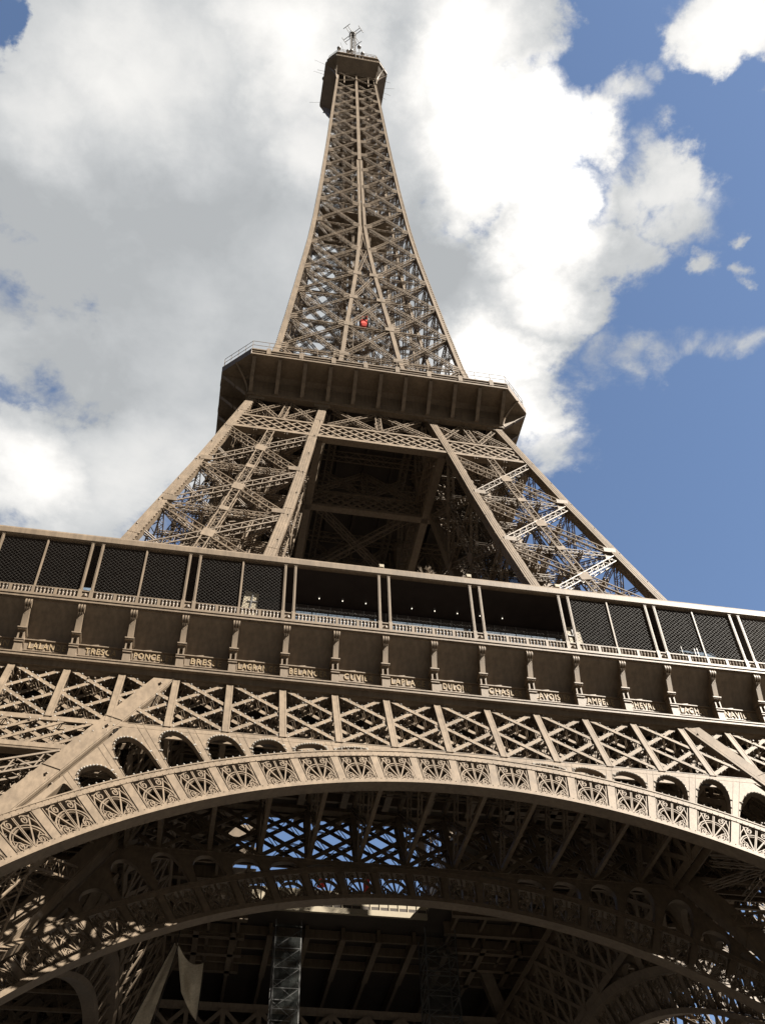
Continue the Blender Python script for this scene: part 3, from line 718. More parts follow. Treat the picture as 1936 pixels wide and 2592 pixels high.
# ------------------------------------------------------------------ second stage legs
Z2 = [57.6, 63, 70.3, 81, 91.5, 101.6]
leg2 = MB()
for q in ('oo', 'io', 'oi', 'ii'): chord_line(leg2, q, [56.3, 57.6, 65, 74, 82.5, 91.5, 101.5, 112], .98, True, .62)
l2 = leg2.build('upper_leg', IRON, tower)
for q0, q1, n in FACES:
    f = MB(); leg_face(f, q0, q1, n, [59.6, 70.3, 81, 91.5, 101.7], .78, .75, True, .1, .06, .62, True, .8, 1.15)
    f.build('lattice_face', IRON, l2)
f = MB(); inner_core(f, [59.6, 70.3, 81, 91.5, 101.7, 111], .8); f.build('stair_core', IRON, l2)
around(l2)
def belt(PL, inner_side):
    """lattice belt girder under the second gallery and the braces above it"""
    b = MB(); up = tuple(NF)
    xo = lambda z: outer(z)-.5
    for z, h in ((102.15, .55), (105.6, .38)):
        for dep in (.02, .85): b.bar(PL(-xo(z), z, dep), PL(xo(z), z, dep), h, .1, up)
        b.bar(PL(-xo(z), z-h*.5, .45), PL(xo(z), z-h*.5, .45), .86, .06, (0, 0, 1))
    n = 25
    for j in range(-2, n):
        for sg, dd in ((1, .06), (-1, .13)):
            x0 = -1+2*j/n; x1 = x0+4.6/n
            a, e = ((x0, 105.45), (x1, 102.4)) if sg > 0 else ((x0, 102.4), (x1, 105.45))
            c = clip(a, e, 1.0)
            if not c: continue
            for dep in (dd, .75+dd*.3): b.bar(PL(c[0][0]*xo(c[0][1]), c[0][1], dep), PL(c[1][0]*xo(c[1][1]), c[1][1], dep), .24, .06, up)
            b.zig(PL(c[0][0]*xo(c[0][1]), c[0][1], .42), PL(c[1][0]*xo(c[1][1]), c[1][1], .42), 0, V(0, .3, 0), .05, .03, V(0, 0, 1), 6)
    def X(fa, fb, z0, z1):
        b.lattice(PL(fa(z0), z0, .35), PL(fb(z1), z1, .35), .62, .6, NF, .1, .06, .5); b.lattice(PL(fa(z1), z1, .4), PL(fb(z0), z0, .4), .62, .6, NF, .1, .06, .5)
    o_ = lambda z: outer(z)-1.0
    i_ = lambda z: inner(z)+.55
    for sg in (-1, 1):
        mid = lambda z: (o_(z)+i_(z))/2
        X(lambda z: sg*o_(z), lambda z: sg*(mid(z)+.3), 106.0, 111.0); X(lambda z: sg*(mid(z)-.3), lambda z: sg*i_(z), 106.0, 111.0)
        b.lattice(PL(sg*mid(106), 106, .3), PL(sg*mid(111.4), 111.4, .3), .75, .6, NF, .1, .06, .5)
        X(lambda z: sg*(inner(z)-1.0), lambda z: sg*.35, 106.0, 111.0)
        for z in (111.1,):
            for fx in (o_, i_): b.bar(PL(sg*fx(z)-1.0, z+.2, -.1), PL(sg*fx(z)+1.0, z+.2, -.1), .12, .5, (0, 0, 1))
    b.lattice(PL(0, 106, .3), PL(0, 111.4, .3), .75, .6, NF, .1, .06, .5)
    return b.build('belt_girder', IRON, tower)
around(belt(PF, False)); around(belt(PI_, True))
# inner network between the four legs under the second floor
nw = MB()
for y in (-14, -9.5, -5):
    nw.lattice((-15.5, y, 110.5), (15.5, y, 110.5), .9, 1.2, (0, 0, -1), .1, .06)
nw.lattice((-13.5, -13.5, 104), (0, 0, 104), .9, .9, (0, 0, -1), .1, .06)
around(nw.build('floor_truss', IRON, tower))

# ------------------------------------------------------------------ second gallery
H2, C2, ZG2T, H2B, ZG2B = 20.18, 3.42, 115.45, 16.6, 112.0
def cove_pt(t):                                           # upright wall, then a nearly flat soffit
    if t <= .6: return H2B+.05*t/.6, ZG2B+3.0*t/.6
    s = (t-.6)/.4; return H2B+.05+(H2-H2B-.05)*s, ZG2B+3.0+(ZG2T-ZG2B-3.0)*s**.6
def curve_pt(t): return H2B+(H2-H2B)*t**2.1, ZG2B+(ZG2T-ZG2B)*t
TS = [0, .06, .12, .22, .34, .46, .58, .68, .78, .86, .93, 1.0]
def gal2():
    m = MB()
    rows = []
    for t in TS:
        h, z = cove_pt(t); k = max(0, (h-H2B)/(H2-H2B)); c = (H2-C2)-(H2B)  # half width of the straight front
        xw = H2B+(H2-C2-H2B)*k
        rows.append([(-xw, -h, z), (xw, -h, z)])
    m.strip(rows)
    rows = []
    for t in TS:
        h, z = cove_pt(t); k = max(0, (h-H2B)/(H2-H2B)); xw = H2B+(H2-C2-H2B)*k
        rows.append([(-h, -xw, z), (-xw, -h, z)])
    m.strip(rows)
    xw = H2-C2
    for za, zb_, pr in ((0, .22, .14), (.225, .62, .0), (.625, .74, .1), (.745, 1.05, .02), (1.055, 1.25, .16)):
        m.box(-xw-.05, xw+.05, -H2-pr, -H2+.3, ZG2T+za, ZG2T+zb_)
    m.bar((-xw, -H2-.02, ZG2T+.6), (-H2-.02, -xw, ZG2T+.6), .3, 1.2)
    for i in range(21):                                    # sheet joints of the cove
        x = -16.4+1.64*i
        for t0, t1 in zip(TS[:-1], TS[1:]): (h0, q0), (h1, q1) = cove_pt(t0), cove_pt(t1); m.bar((x, -h0-.012, q0), (x, -h1-.012, q1), .05, .03, (0, -1, -.3))
    for t in (.3,): h, z = cove_pt(t); m.bar((-16.5, -h-.02, z), (16.5, -h-.02, z), .06, .05, (0, -1, -.3))
    m.box(-H2B-.1, H2B+.1, -H2B-.22, -H2B+.6, ZG2B-.42, ZG2B); m.box(-H2B-.04, H2B+.04, -H2B-.28, -H2B-.225, ZG2B-.12, ZG2B-.02)
    o = m.build('second_gallery', IRON, tower)
    def rib(x0, y0, x1f):
        b = MB(); p0, p1 = V(0, -16.98, 112.02), V(0, -20.1, 115.2)
        b.bar(p0, p1, .46, .06, (0, -1, 0)); b.bar(p0+V(0, .16, .02), p1+V(0, .16, -.02), .3, .1, (0, -1, 0))
        for x in (-.05, .05): b.poly([(x, -16.9, 112.0), (x, -20.05, 115.15), (x, -20.05, 115.44), (x, -16.6, 115.05), (x, -16.6, 112.0)], [(0, 1, 2, 3, 4)])
        b.box(-.27, .27, -17.02, -16.6, 111.98, 112.14); b.bar((0, -18.4, 113.4), (0, -18.55, 113.55), .5, .16, (0, -1, 1))
        return b.build('rib', IRON, None, True)
    rm = rib(0, 0, 0)
    for i in range(11): link('rib', rm, o, (-16.4+3.28*i, 0, 0))
    cr = MB()                                             # curved corner rib
    rows = []; u = unit(V(-1, -1, 0)); s = V(1, -1, 0)/math.sqrt(2)
    for t in TS:
        h, z = curve_pt(t); k = max(0, (h-H2B)/(H2-H2B)); xw = H2B+(H2-C2-H2B)*k; p = V(-(h+xw)/2, -(h+xw)/2, z)
        rows.append([p-s*.12, p-s*.12+u*.3, p+s*.12+u*.3, p+s*.12])
    cr.strip(rows); cr.build('corner_rib', IRON, o)
    ra = MB(); zt = ZG2T+1.25
    pts = [(-xw, -H2), (xw, -H2)]
    for zz in (zt+1.1, zt+2.0): ra.bar((-xw, -H2+.05, zz), (xw, -H2+.05, zz), .05, .05); ra.bar((-xw, -H2+.05, zz), (-H2+.05, -xw, zz), .05, .05)
    n = 16
    for i in range(n+1): x = -xw+2*xw*i/n; ra.bar((x, -H2+.05, zt), (x, -H2+.05, zt+2.0), .06, .06)
    for i in range(1, 4): x = -xw+(-H2+xw)*i/4; y = -H2+(H2-xw)*i/4; ra.bar((x, y+.05, zt), (x, y+.05, zt+2.0), .05, .05)
    for i in range(8): x = -xw+2*xw*(i+.5)/8; ra.box(x-.28, x+.28, -H2-.19, -H2-.165, ZG2T+.3, zt+.3)
    ra.build('railing', IRON, o)
    return o
around(gal2())
d2 = MB(); d2.box(-16.3, 16.3, -16.3, 16.3, 112.4, 112.9); d2.poly([(-16.7, -20.0, 116.5), (16.7, -20, 116.5), (20, -16.7, 116.5), (20, 16.7, 116.5), (16.7, 20, 116.5), (-16.7, 20, 116.5), (-20, 16.7, 116.5), (-20, -16.7, 116.5)], [(0, 1, 2, 3, 4, 5, 6, 7)])
for i in range(-4, 5): d2.box(i*3.7-.2, i*3.7+.2, -16.2, 16.2, 111.6, 112.39)
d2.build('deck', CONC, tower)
k2 = MB()
for a in (-1, 1):
    for b in (-1, 1): k2.box(a*6, a*13, b*6, b*13, 116.6, 120.2)
k2.box(-14, 14, -17.2, -16.6, 116.6, 118.6)
k2.build('gallery_building', IRON, tower)

# ------------------------------------------------------------------ upper shaft
ZS = [118.0, 129, 139, 149, 158.5, 169.5, 180, 190, 199.5, 208.5, 217, 225, 233, 240.5, 247, 254, 260, 265.3]
sp = MB()
ow = lambda z: .82-(z-116)*.0018
def shaft_chord(mb, fx, fy, zs, w, teeth):
    for z0, z1 in zip(zs[:-1], zs[1:]):
        a = V(fx(z0), fy(z0), z0); b = V(fx(z1), fy(z1), z1); mb.bar(a, b, w(z0), w(z0), (0, -1, 0))
        d = unit(b-a); n = int(np.linalg.norm(b-a)/teeth)
        for s in (-1, 1):
            for i in range(n):
                p = a+(b-a)*(i+.5)/n+V(s*w(z0)*.54, 0, 0); mb.bar(p-d*.11+V(0, -w(z0)*.3, 0), p+d*.11+V(0, -w(z0)*.3, 0), .12, .1, (0, -1, 0))
                if s < 0: q = a+(b-a)*(i+.5)/n+V(0, w(z0)*.54, 0); mb.bar(q-d*.11+V(-w(z0)*.3, 0, 0), q+d*.11+V(-w(z0)*.3, 0, 0), .12, .1, (0, -1, 0))
ZC = [112]+ZS[:]+[269, 272.6]
shaft_chord(sp, lambda z: -outer(z)+ow(z)*.4, lambda z: -outer(z)+ow(z)*.4, ZC, ow, .62)
for sg in (-1, 1): shaft_chord(sp, lambda z: sg*(inner(z)+.04), lambda z: -outer(z)+.3, [z for z in ZC if z < 214]+[214], lambda z: .58 if z < 170 else .5, .62)
shaft_chord(sp, lambda z: 0.0, lambda z: -outer(z)+.3, [214]+[z for z in ZC if z > 214], lambda z: .72-(z-214)*.003, .62)
shaft = sp.build('shaft', IRON, tower)
fc = MB()
for k in range(len(ZS)-1):
    z0, z1 = ZS[k], ZS[k+1]; w = .62-.2*(k/16); dp = w; rail = .1 if k < 8 else .085; lc = .06
    for sg in (-1, 1):
        o0 = lambda z: V(sg*(outer(z)-.75), -outer(z)+.34, z)
        i0 = lambda z: V(sg*(max(inner(z), .05)+.4), -outer(z)+.34, z)
        e = .35
        fc.lattice(o0(z0+e), i0(z1-e), w, dp, NF, rail, lc, w*.95); fc.lattice(i0(z0+e)+V(0, .05, 0), o0(z1-e)+V(0, .05, 0), w, dp, NF, rail, lc, w*.95)
        fc.lattice(o0(z0)+V(0, .1, 0), i0(z0)+V(0, .1, 0), w*.55, dp*.7, NF, rail*.8, lc, w)
        for p, s2 in ((o0(z0), -sg), (i0(z0), sg)):       # node plates
            for zz in (-.5, 0, .5): fc.bar(p+V(-.3*s2, -.34, zz), p+V(.95*s2, -.34, zz+.1), .1, .28, (0, 0, 1))
    if k < 6:
        a, b = inner(z0), inner(z1)
        if a > .6:
            fc.lattice(V(-a+.2, -outer(z0)+.4, z0+.3), V(b-.2, -outer(z1)+.4, z1-.3), w*.9, dp, NF, rail, lc, w*.9); fc.lattice(V(a-.2, -outer(z0)+.45, z0+.3), V(-b+.2, -outer(z1)+.45, z1-.3), w*.9, dp, NF, rail, lc, w*.9)
            fc.lattice(V(-a, -outer(z0)+.5, z0), V(a, -outer(z0)+.5, z0), w*.5, dp*.7, NF, rail*.8, lc, w)
            if a > 1.2: fc.bar(V(-a-.5, -outer(z0)-.06, z0), V(-a+.9, -outer(z0)-.06, z0), .09, .9, (0, 0, 1)); fc.bar(V(a-.9, -outer(z0)-.06, z0), V(a+.5, -outer(z0)-.06, z0), .09, .9, (0, 0, 1))
fc.build('lattice_face', IRON, shaft)
around(shaft)
# lift wells, landings and stairs inside the shaft
co = MB()
for x, y in [(a, b) for a in (-2.6, -.6, .6, 2.6) for b in (-2.2, 2.2)]:
    for z0, z1 in zip(ZS[:-1], ZS[1:]):
        f = min(1.0, (outer(z1)-1)/3.2); co.lattice((x*f, y*f, z0), (x*f, y*f, z1), .42, .42, (0, -1, 0), .09, .06, .55)
for k, (z0, z1) in enumerate(zip(ZS[:-1], ZS[1:])):
    for z in (z0, z0+(z1-z0)/2):
        h = outer(z)-.7
        for q in (-.33, .33):
            co.lattice((q*h, -h, z), (q*h, h, z), .34, .34, (0, 0, -1), .07, .04, .5, 'f'); co.lattice((-h, q*h, z), (h, q*h, z), .34, .34, (0, 0, -1), .07, .04, .5, 'f')
        co.lattice((-h, -h, z), (h, h, z), .4, .4, (0, 0, -1), .08, .05, .5, 'f'); co.lattice((-h, h, z), (h, -h, z), .4, .4, (0, 0, -1), .08, .05, .5, 'f')
    n = 10
    for i in range(n):                                    # winding stair
        a0 = k*1.3+i*2*math.pi/n; zz = z0+(z1-z0)*i/n; r = min(2.1, outer(zz)*.42)
        co.bar((r*math.cos(a0), r*math.sin(a0), zz), (r*math.cos(a0+.63), r*math.sin(a0+.63), zz+(z1-z0)/n), .8, .1)
        co.bar((r*math.cos(a0), r*math.sin(a0), zz+1), (r*math.cos(a0+.63), r*math.sin(a0+.63), zz+1+(z1-z0)/n), .05, .05)
co.build('lift_well', IRON, tower)
for z in (196, 233):
    pl = MB(); h = outer(z)-1.2; pl.box(-h, h, -h*.55, h*.55, z-.15, z+.1); pl.build('landing', IRON, tower)

# ------------------------------------------------------------------ top gallery
H3, C3, Z3 = 7.82, 2.44, 275.3
def top_gallery():
    m = MB(); hb, zb = 4.75, 268.2
    def cp(t): return hb+.1+(H3-hb-.1)*max(0, (t-.6)/.4)**.9, zb+(Z3-zb)*t
    def bp(t): return hb+.1+(H3-hb-.1)*t**2.2, zb-.6+(Z3-zb)*t
    T3 = [0, .15, .3, .45, .6, .72, .84, .93, 1]
    rows = []; rows2 = []
    for t in T3:
        h, z = cp(t); k = (h-hb)/(H3-hb); xw = hb+(H3-C3-hb)*k
        rows.append([(-xw, -h, z), (xw, -h, z)]); rows2.append([(-h, -xw, z), (-xw, -h, z)])
    m.strip(rows[4:]); m.strip(rows2[4:])
    xw = H3-C3
    m.box(-xw, xw, -H3-.06, -H3+.2, Z3, Z3+.25); m.box(-xw, xw, -H3-.02, -H3+.2, Z3+.26, Z3+.6); m.box(-xw, xw, -H3-.1, -H3+.2, Z3+.61, Z3+.75)
    n = 14
    for i in range(n): x = -xw+2*xw*(i+.5)/n; m.box(x-.22, x+.22, -H3-.09, -H3-.022, Z3+.3, Z3+.55)
    m.bar((-xw, -H3+.05, Z3+.35), (-H3+.05, -xw, Z3+.35), .3, .7)
    o = m.build('top_gallery', IRON, tower)
    b = MB(); rows = []; u = unit(V(-1, -1, 0)); s = V(1, -1, 0)/math.sqrt(2)
    for t in T3:
        h, z = bp(t); k = (h-hb)/(H3-hb); x2 = hb+(H3-C3-hb)*k; p = V(-(h+x2)/2, -(h+x2)/2, z)
        rows.append([p-s*.12, p-s*.12+u*.3, p+s*.12+u*.3, p+s*.12])
    b.strip(rows); b.build('corner_rib', IRON, o)
    for x in (-5.1, 5.1):
        b = MB(); rows = []
        for t in T3:
            h, z = bp(t); rows.append([(x-.16, -h, z), (x-.16, -h-.3+.25*t, z-.15*t), (x+.16, -h-.3+.25*t, z-.15*t), (x+.16, -h, z)])
        b.strip(rows); b.build('rib', IRON, o)
    c = MB()
    for i in range(3):
        x = -3+3*i; c.box(x-.13, x+.13, -5.05, -4.8, 265, 272.9)
    c.lattice((-4.5, -4.9, 271.2), (4.5, -4.9, 271.2), .6, .5, NF, .09, .06, .6); c.lattice((-4.5, -5, 266), (4.5, -5, 271), .35, .35, NF, .07, .05, .6); c.lattice((-4.5, -5, 271), (4.5, -5, 266), .35, .35, NF, .07, .05, .6)
    c.build('bracket_truss', IRON, o)
    return o
around(top_gallery())
td = MB(); hb = 6.6
td.poly([(-5.3, -7.7, 275.2), (5.3, -7.7, 275.2), (7.7, -5.3, 275.2), (7.7, 5.3, 275.2), (5.3, 7.7, 275.2), (-5.3, 7.7, 275.2), (-7.7, 5.3, 275.2), (-7.7, -5.3, 275.2)], [(0, 1, 2, 3, 4, 5, 6, 7)])
td.poly([(-5.3, -7.7, 276), (5.3, -7.7, 276), (7.7, -5.3, 276), (7.7, 5.3, 276), (5.3, 7.7, 276), (-5.3, 7.7, 276), (-7.7, 5.3, 276), (-7.7, -5.3, 276)], [(0, 1, 2, 3, 4, 5, 6, 7)])
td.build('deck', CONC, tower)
tc = MB()
def octa(h, c, z): return [(-h+c, -h, z), (h-c, -h, z), (h, -h+c, z), (h, h-c, z), (h-c, h, z), (-h+c, h, z), (-h, h-c, z), (-h, -h+c, z)]
tc.strip([octa(7.1, 2.2, 276.05), octa(7.1, 2.2, 279.2), octa(7.5, 2.3, 279.3), octa(7.4, 2.3, 279.9), octa(6.4, 2, 280.2)], True); tc.poly(octa(6.4, 2, 280.2), [tuple(range(8))])
tc.lathe((0, 0, 280), [(4.2, 0), (4.2, 3.5), (3.9, 4.6), (2.6, 6.2), (1.4, 7), (1.4, 10.5), (0.2, 11)], 14)
tc.build('top_cabin', IRON, tower)
rl = MB()
o0 = octa(7.0, 2.2, 280.3)
for a, b in zip(o0, o0[1:]+o0[:1]):
    a, b = V(*a), V(*b)
    for hz in (.9, 1.9, 2.9): rl.bar(a+V(0, 0, hz), b+V(0, 0, hz), .07, .07)
    for i in range(8): p = a+(b-a)*i/8; rl.bar(p, p+V(0, 0, 3.0), .07, .07)
rl.build('railing', IRON, tower)
rnd = random.Random(5)
for i in range(46):                                       # clutter of aerials round the rim
    a = MB(); ang = 2*math.pi*i/46+rnd.uniform(-.05, .05); r = rnd.uniform(7.0, 7.7); x, y = r*math.cos(ang), r*math.sin(ang); z0 = 276; h = rnd.choice([5.5, 6.5, 7, 8, 9, 11])
    a.bar((x, y, z0), (x, y, z0+h), .16, .16)
    k = rnd.random()
    if k < .35: a.lathe((x, y, z0+h-.8), [(.05, -.2), (.5, 0), (.55, .5), (.2, .8), (.02, .85)], 8)
    elif k < .6: a.box(x-.22, x+.22, y-.22, y+.22, z0+h*.4, z0+h)
    elif k < .8: a.bar((x-.7, y, z0+h*.8), (x+.7, y, z0+h*.8), .07, .07); a.bar((x-.5, y, z0+h*.6), (x+.5, y, z0+h*.6), .07, .07); a.bar((x, y, z0+h*.2), (x+.8, y, z0+h*.8), .07, .07)
    else: a.bar((x, y, z0+h), (x*1.35, y*1.35, z0+h*.9), .06, .06)
    a.build('aerial', STEEL, tower)
for sx, sy, z in ((-1, -.3, 277.5), (-1, .8, 276.5), (1, -.2, 277), (-1, -.6, 279.5)):
    a = MB(); a.bar((sx*7.2, sy*6, z), (sx*10.6, sy*7.0, z+.6), .045, .045); a.build('aerial', STEEL, tower)
ma = MB()
for sx, sy in ((-.55, -.4), (.55, -.4), (0, .6)): ma.bar((sx, sy, 288), (sx, sy, 320.5), .42, .42, (0, -1, 0))
for z in range(290, 321, 3):
    for a, b in (((-.55, -.4), (.55, -.4)), ((.55, -.4), (0, .6)), ((0, .6), (-.55, -.4))): ma.bar((*a, z), (*b, z), .1, .1)
mast = ma.build('mast', STEEL, tower)
ap = MB()
ap.lathe((0, 0, 320.2), [(.2, -.7), (1.0, -.3), (1.0, .3), (.7, .8), (.5, 1.8), (.05, 2.3)], 10); ap.build('mast_head', STEEL, mast)
def dipole(z, ang):
    a = MB(); d = V(math.cos(ang), math.sin(ang), 0); s = V(-math.sin(ang), math.cos(ang), 0); o = V(0, 0, z)
    for k in (-.36, .36): a.bar(o+d*.5+s*k, o+d*2.9+s*k, .15, .15)
    a.bar(o+d*2.9-s*1.1, o+d*2.9+s*1.1, .15, .15); a.bar(o+d*1.2-s*.4, o+d*1.2+s*.4, .1, .1)
    for k in (-1.1, 1.1): a.bar(o+d*2.9+s*k-V(0, 0, .3), o+d*2.9+s*k+V(0, 0, .3), .12, .12)
    a.build('dipole_arm', STEEL, mast)
for k in range(4): dipole(320.3, math.pi/4+k*math.pi/2)
lo = LAMPS.build('sparkle_lamps', LAMPM, tower); tag(lo, kind='stuff')
# ------------------------------------------------------------------ separate things
# two hoists of scaffolding in the well
def hoist(x, y, w, label):
    r = bpy.data.objects.new('hoist_tower', None); COL.objects.link(r); r.location = (x, y, 0); tag(r, label, 'scaffold', 'scaffold hoists under the first floor')
    f = MB(); h = w/2
    for a in (-h, h):
        for b in (-h, h): f.bar((a, b, 0), (a, b, 55), .12, .12)
    z = 0
    while z < 54:
        for (a, b), (c, d) in (((-h, -h), (h, -h)), ((h, -h), (h, h)), ((h, h), (-h, h)), ((-h, h), (-h, -h))):
            f.bar((a, b, z), (c, d, z), .08, .08); f.bar((a, b, z), (c, d, z+2), .06, .06)
        z += 2
    f.build('frame', STEEL, r)
    s = MB(); s.strip([[(-h-.08, -h-.08, 20), (h+.08, -h-.08, 20), (h+.08, h+.08, 20), (-h-.08, h+.08, 20)], [(-h-.08, -h-.08, 54.5), (h+.08, -h-.08, 54.5), (h+.08, h+.08, 54.5), (-h-.08, h+.08, 54.5)]], True)
    s.build('scrim', SCRIM, r)
    return r
hoist(-6.0, 9.0, 2.6, 'left netted scaffold hoist standing dark under the first floor')
hoist(9.7, 9.0, 3.2, 'right netted scaffold hoist standing dark under the first floor')
# sagging safety net
def net(pts_top, pts_bot, sag, n=14, m=12):
    rows = []
    for i in range(n+1):
        u = i/n; row = []
        for j in range(m+1):
            v = j/m
            a = pts_top[0]*(1-u)+pts_top[1]*u; b = pts_bot[0]*(1-u)+pts_bot[1]*u; p = a*(1-v)+b*v
            s = sag*math.sin(math.pi*u)*(1-.55*v)+sag*.5*math.sin(math.pi*v)*math.sin(2.2*math.pi*u+.6)
            row.append(p+V(0, s, -abs(sag)*.55*math.sin(math.pi*u)*(1-v)))
        rows.append(row)
    return rows
r = bpy.data.objects.new('safety_net', None); COL.objects.link(r); r.location = (0, 0, 0)
tag(r, 'pale hanging safety net sagging below the left side of the inner arch', 'net')
nm = MB(); nm.strip(net((V(-16.7, -18.0, 39.2), V(-14.6, -18.0, 37.8)), (V(-16.0, -18.0, 35.6), V(-14.7, -18.0, 33.6)), .7))
nm.build('sheet', NET, r, smooth=True)
nf = MB(); nf.strip(net((V(-16.9, -17.6, 39.4), V(-16.6, -18.3, 39.0)), (V(-19.2, -17.6, 33.2), V(-17.9, -18.3, 33.0)), .25, 10, 12)); nf.build('folded_sheet', NET, r, smooth=True)
nr = MB()
for a, b in (((-16.5, -18, 41.2), (-16.7, -18, 39.2)), ((-16.9, -17.7, 39.4), (-19.3, -17.7, 33.0)), ((-16.6, -18.2, 39.0), (-17.7, -18.3, 33)), ((-14.6, -18, 37.8), (-14.7, -18, 33.6))): nr.bar(a, b, .07, .07)
nr.build('rope', WIRE, r)

# red things seen through the lattice
def cabin(x, y, z, label):
    r = bpy.data.objects.new('work_cabin', None); COL.objects.link(r); r.location = (x, y, z); tag(r, label, 'cabin')
    b = MB(); b.box(-.5, .5, -.5, .5, 0, 2.1); b.box(-.55, .55, -.55, .55, 2.1, 2.2); b.poly([(-.5, -.5, 0), (.5, -.5, 0), (.3, -.3, -.5), (-.3, -.3, -.5), (-.5, .5, 0), (.5, .5, 0), (.3, .3, -.5), (-.3, .3, -.5)], [(0, 1, 2, 3), (5, 4, 7, 6), (1, 5, 6, 2), (4, 0, 3, 7), (3, 2, 6, 7)]); b.build('body', RED, r)
    w = MB(); w.box(-.35, .35, -.53, -.505, 1.1, 1.8); w.build('window', DARKGLASS, r)
cabin(.25, -7.0, 148.6, 'small bright red cabin high inside the shaft above the second gallery')
def banner(x, y, z, w, h, label):
    r = bpy.data.objects.new('banner', None); COL.objects.link(r); r.location = (x, y, z); tag(r, label, 'banner', 'red banners in the central well')
    c = MB(); rows = []
    for i in range(9): u = i/8; rows.append([(-w/2+w*u, .12*math.sin(5*u), 0), (-w/2+w*u*.9, .12*math.sin(5*u+1), h)])
    c.strip(rows); c.build('cloth', RED, r); p = MB(); p.bar((-w/2-.05, 0, h+.05), (w/2+.05, 0, h+.05), .08, .08); p.build('pole', STEEL, r)
banner(-3.0, 5.6, 57.6, .9, 1.3, 'dull red banner hanging over the well edge, the left of two')
banner(1.75, 5.6, 57.2, .75, 1.7, 'bright red banner hanging over the well edge, the right of two')
# slanted cream hoods behind the balustrade
def hood(x, sg, label):
    r = bpy.data.objects.new('stair_hood', None); COL.objects.link(r); r.location = (x, -33.6, 56.5); tag(r, label, 'kiosk', 'cream hoods on the gallery')
    b = MB(); p = [(-.75, 0), (.35, 0), (.75, 3.9), (-.35, 4.2)]
    p = [(a*sg, z) for a, z in p]
    b.strip([[(a, 0, z) for a, z in p], [(a, 1.6, z) for a, z in p]], True); b.poly([(a, 0, z) for a, z in p], [(0, 1, 2, 3)]); b.build('body', CREAM, r)
    w = MB()
    for q in (1.0, 2.0, 3.0): w.bar((sg*(-.45+q*.1), -.05, q), (sg*(.4+q*.1), -.05, q), .09, .06, (0, -1, 0))
    w.bar((sg*-.1, -.06, .2), (sg*.3, -.06, 4.0), .09, .06, (0, -1, 0)); w.build('glazing_bars', STEEL, r)
hood(-14.4, 1, 'slanted cream hood behind the wire mesh left of the open bays')
hood(12.5, -1, 'slanted cream hood with dark bars right of the open bays')
# floodlights on the gallery roof
def flood(x, label):
    r = bpy.data.objects.new('floodlight', None); COL.objects.link(r); r.location = (x, -34.6, 63.46); tag(r, label, 'floodlight', 'floodlights on the gallery roof')
    a = MB(); a.bar((0, 0, 0), (0, 0, .35), .1, .1); a.box(-.2, .2, -.14, .14, .0, .05); a.bar((-.24, 0, .35), (.24, 0, .35), .08, .08); a.build('bracket', STEEL, r)
    b = MB(); b.box(-.21, .21, -.16, .2, .4, .78); b.box(-.17, .17, -.2, -.165, .44, .74); b.build('lamp_head', CREAM, r)
flood(-3.87, 'small pale floodlight on the gallery roof, left of the bare shrub')
flood(3.55, 'small pale floodlight on the gallery roof, right of the bare shrub')
flood(11.25, 'small pale floodlight on the gallery roof below the right inner chord')
# bare shrub in a planter on the roof
r = bpy.data.objects.new('bare_shrub', None); COL.objects.link(r); r.location = (.45, -34.2, 63.46); tag(r, 'leafless pale shrub sticking up above the gallery roof', 'shrub')
b = MB(); rs = random.Random(3)
def twig(p, d, l, w, k):
    q = p+d*l; b.bar(p, q, w, w, (0.3, .8, .1))
    if k:
        for _ in range(3 if k > 1 else 2): twig(p+d*l*rs.uniform(.5, 1), unit(d+V(rs.uniform(-.8, .8), rs.uniform(-.6, .6), rs.uniform(-.15, .6))), l*rs.uniform(.55, .8), w*.7, k-1)
for i in range(6): twig(V(rs.uniform(-.7, .7), 0, .25), unit(V(rs.uniform(-.8, .8), rs.uniform(-.3, .3), 1)), .55, .06, 3)
b.build('twigs', BARK, r)
b = MB(); b.box(-.9, .9, -.25, .25, .0, .3); b.build('planter', STEEL, r)
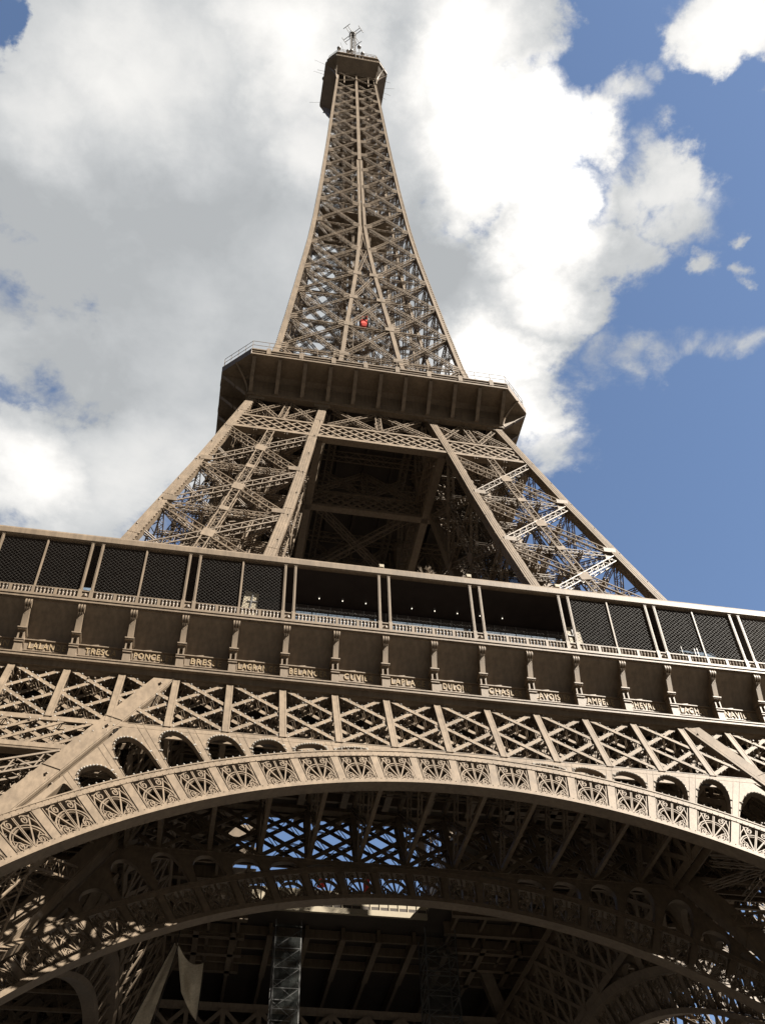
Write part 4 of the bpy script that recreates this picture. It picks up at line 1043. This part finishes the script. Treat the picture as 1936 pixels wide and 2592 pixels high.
# small lit lamps under the gallery roof
def lamp_mesh():
    a = MB(); a.lathe((0, 0, 0), [(.0, -.06), (.035, -.04), (.045, 0), (.035, .04)], 8); b = a.build('bulb', BULB, None, True)
    c = MB(); c.lathe((0, 0, .04), [(.05, 0), (.11, .03), (.11, .12), (.02, .14)], 8); return b, c.build('fitting', STEEL, None, True)
bl, ft = lamp_mesh()
for i in range(9):
    x = -8.6+1.965*i
    r = bpy.data.objects.new('ceiling_lamp', None); COL.objects.link(r); r.location = (x, -31.6, 62.6)
    tag(r, 'tiny lit lamp in the row under the gallery roof of the open bays', 'lamp', 'lit lamps under the gallery roof'); link('bulb', bl, r); link('fitting', ft, r)
def sheet(x, z, w, h, label):
    r = bpy.data.objects.new('tarpaulin', None); COL.objects.link(r); r.location = (x, -33.9, z); tag(r, label, 'tarpaulin')
    m = MB(); m.poly([(-w/2, 0, 0), (w/2, 0, -.1), (w/2-.25, .5, h), (-w/2, .5, h)], [(0, 1, 2, 3)])
    m.poly([(-w/2, .03, 0), (w/2, .03, -.1), (w/2-.25, .53, h), (-w/2, .53, h)], [(3, 2, 1, 0)]); m.build('sheet', BLUEGL, r)
    f = MB(); f.bar((-w/2, .02, -2.2), (-w/2, .02, h), .06, .06); f.bar((w/2-.05, .02, -2.2), (w/2-.05, .02, h*.8), .06, .06); f.build('frame', STEEL, r)
sheet(23.8, 58.6, 1.8, .8, 'pale blue sheet behind the balustrade near the right edge')
sheet(22.1, 58.8, 1.2, .6, 'smaller pale blue sheet behind the balustrade, left of the larger one')
sheet(-26.7, 58.6, .9, .7, 'small blue sheet between the paired posts on the left')

r = bpy.data.objects.new('debris_net', None); COL.objects.link(r); tag(r, 'dark brown debris netting hung inside the right upper leg beside the central opening', 'netting')
m = MB(); rows = []
for i in range(29):
    z = 59+ (101-59)*i/28; row = []
    for j in range(25):
        f = j/24; y = -(outer(z)-1.6)+(outer(z)-inner(z)-2.4)*f
        row.append((inner(z)+1.9+.35*math.sin(f*23+.4*math.sin(z*.5))+.25*math.sin(z*.4+f*5), y, z))
    rows.append(row)
m.strip(rows); m.build('sheet', DEBRIS, r, smooth=True)
m = MB()
for i in (0, 7, 14, 21, 28): z = 59+42*i/28; m.bar((inner(z)+1.9, -(outer(z)-1.2), z), (inner(z)+1.9, -inner(z)-.4, z), .09, .09)
m.build('rope', WIRE, r)
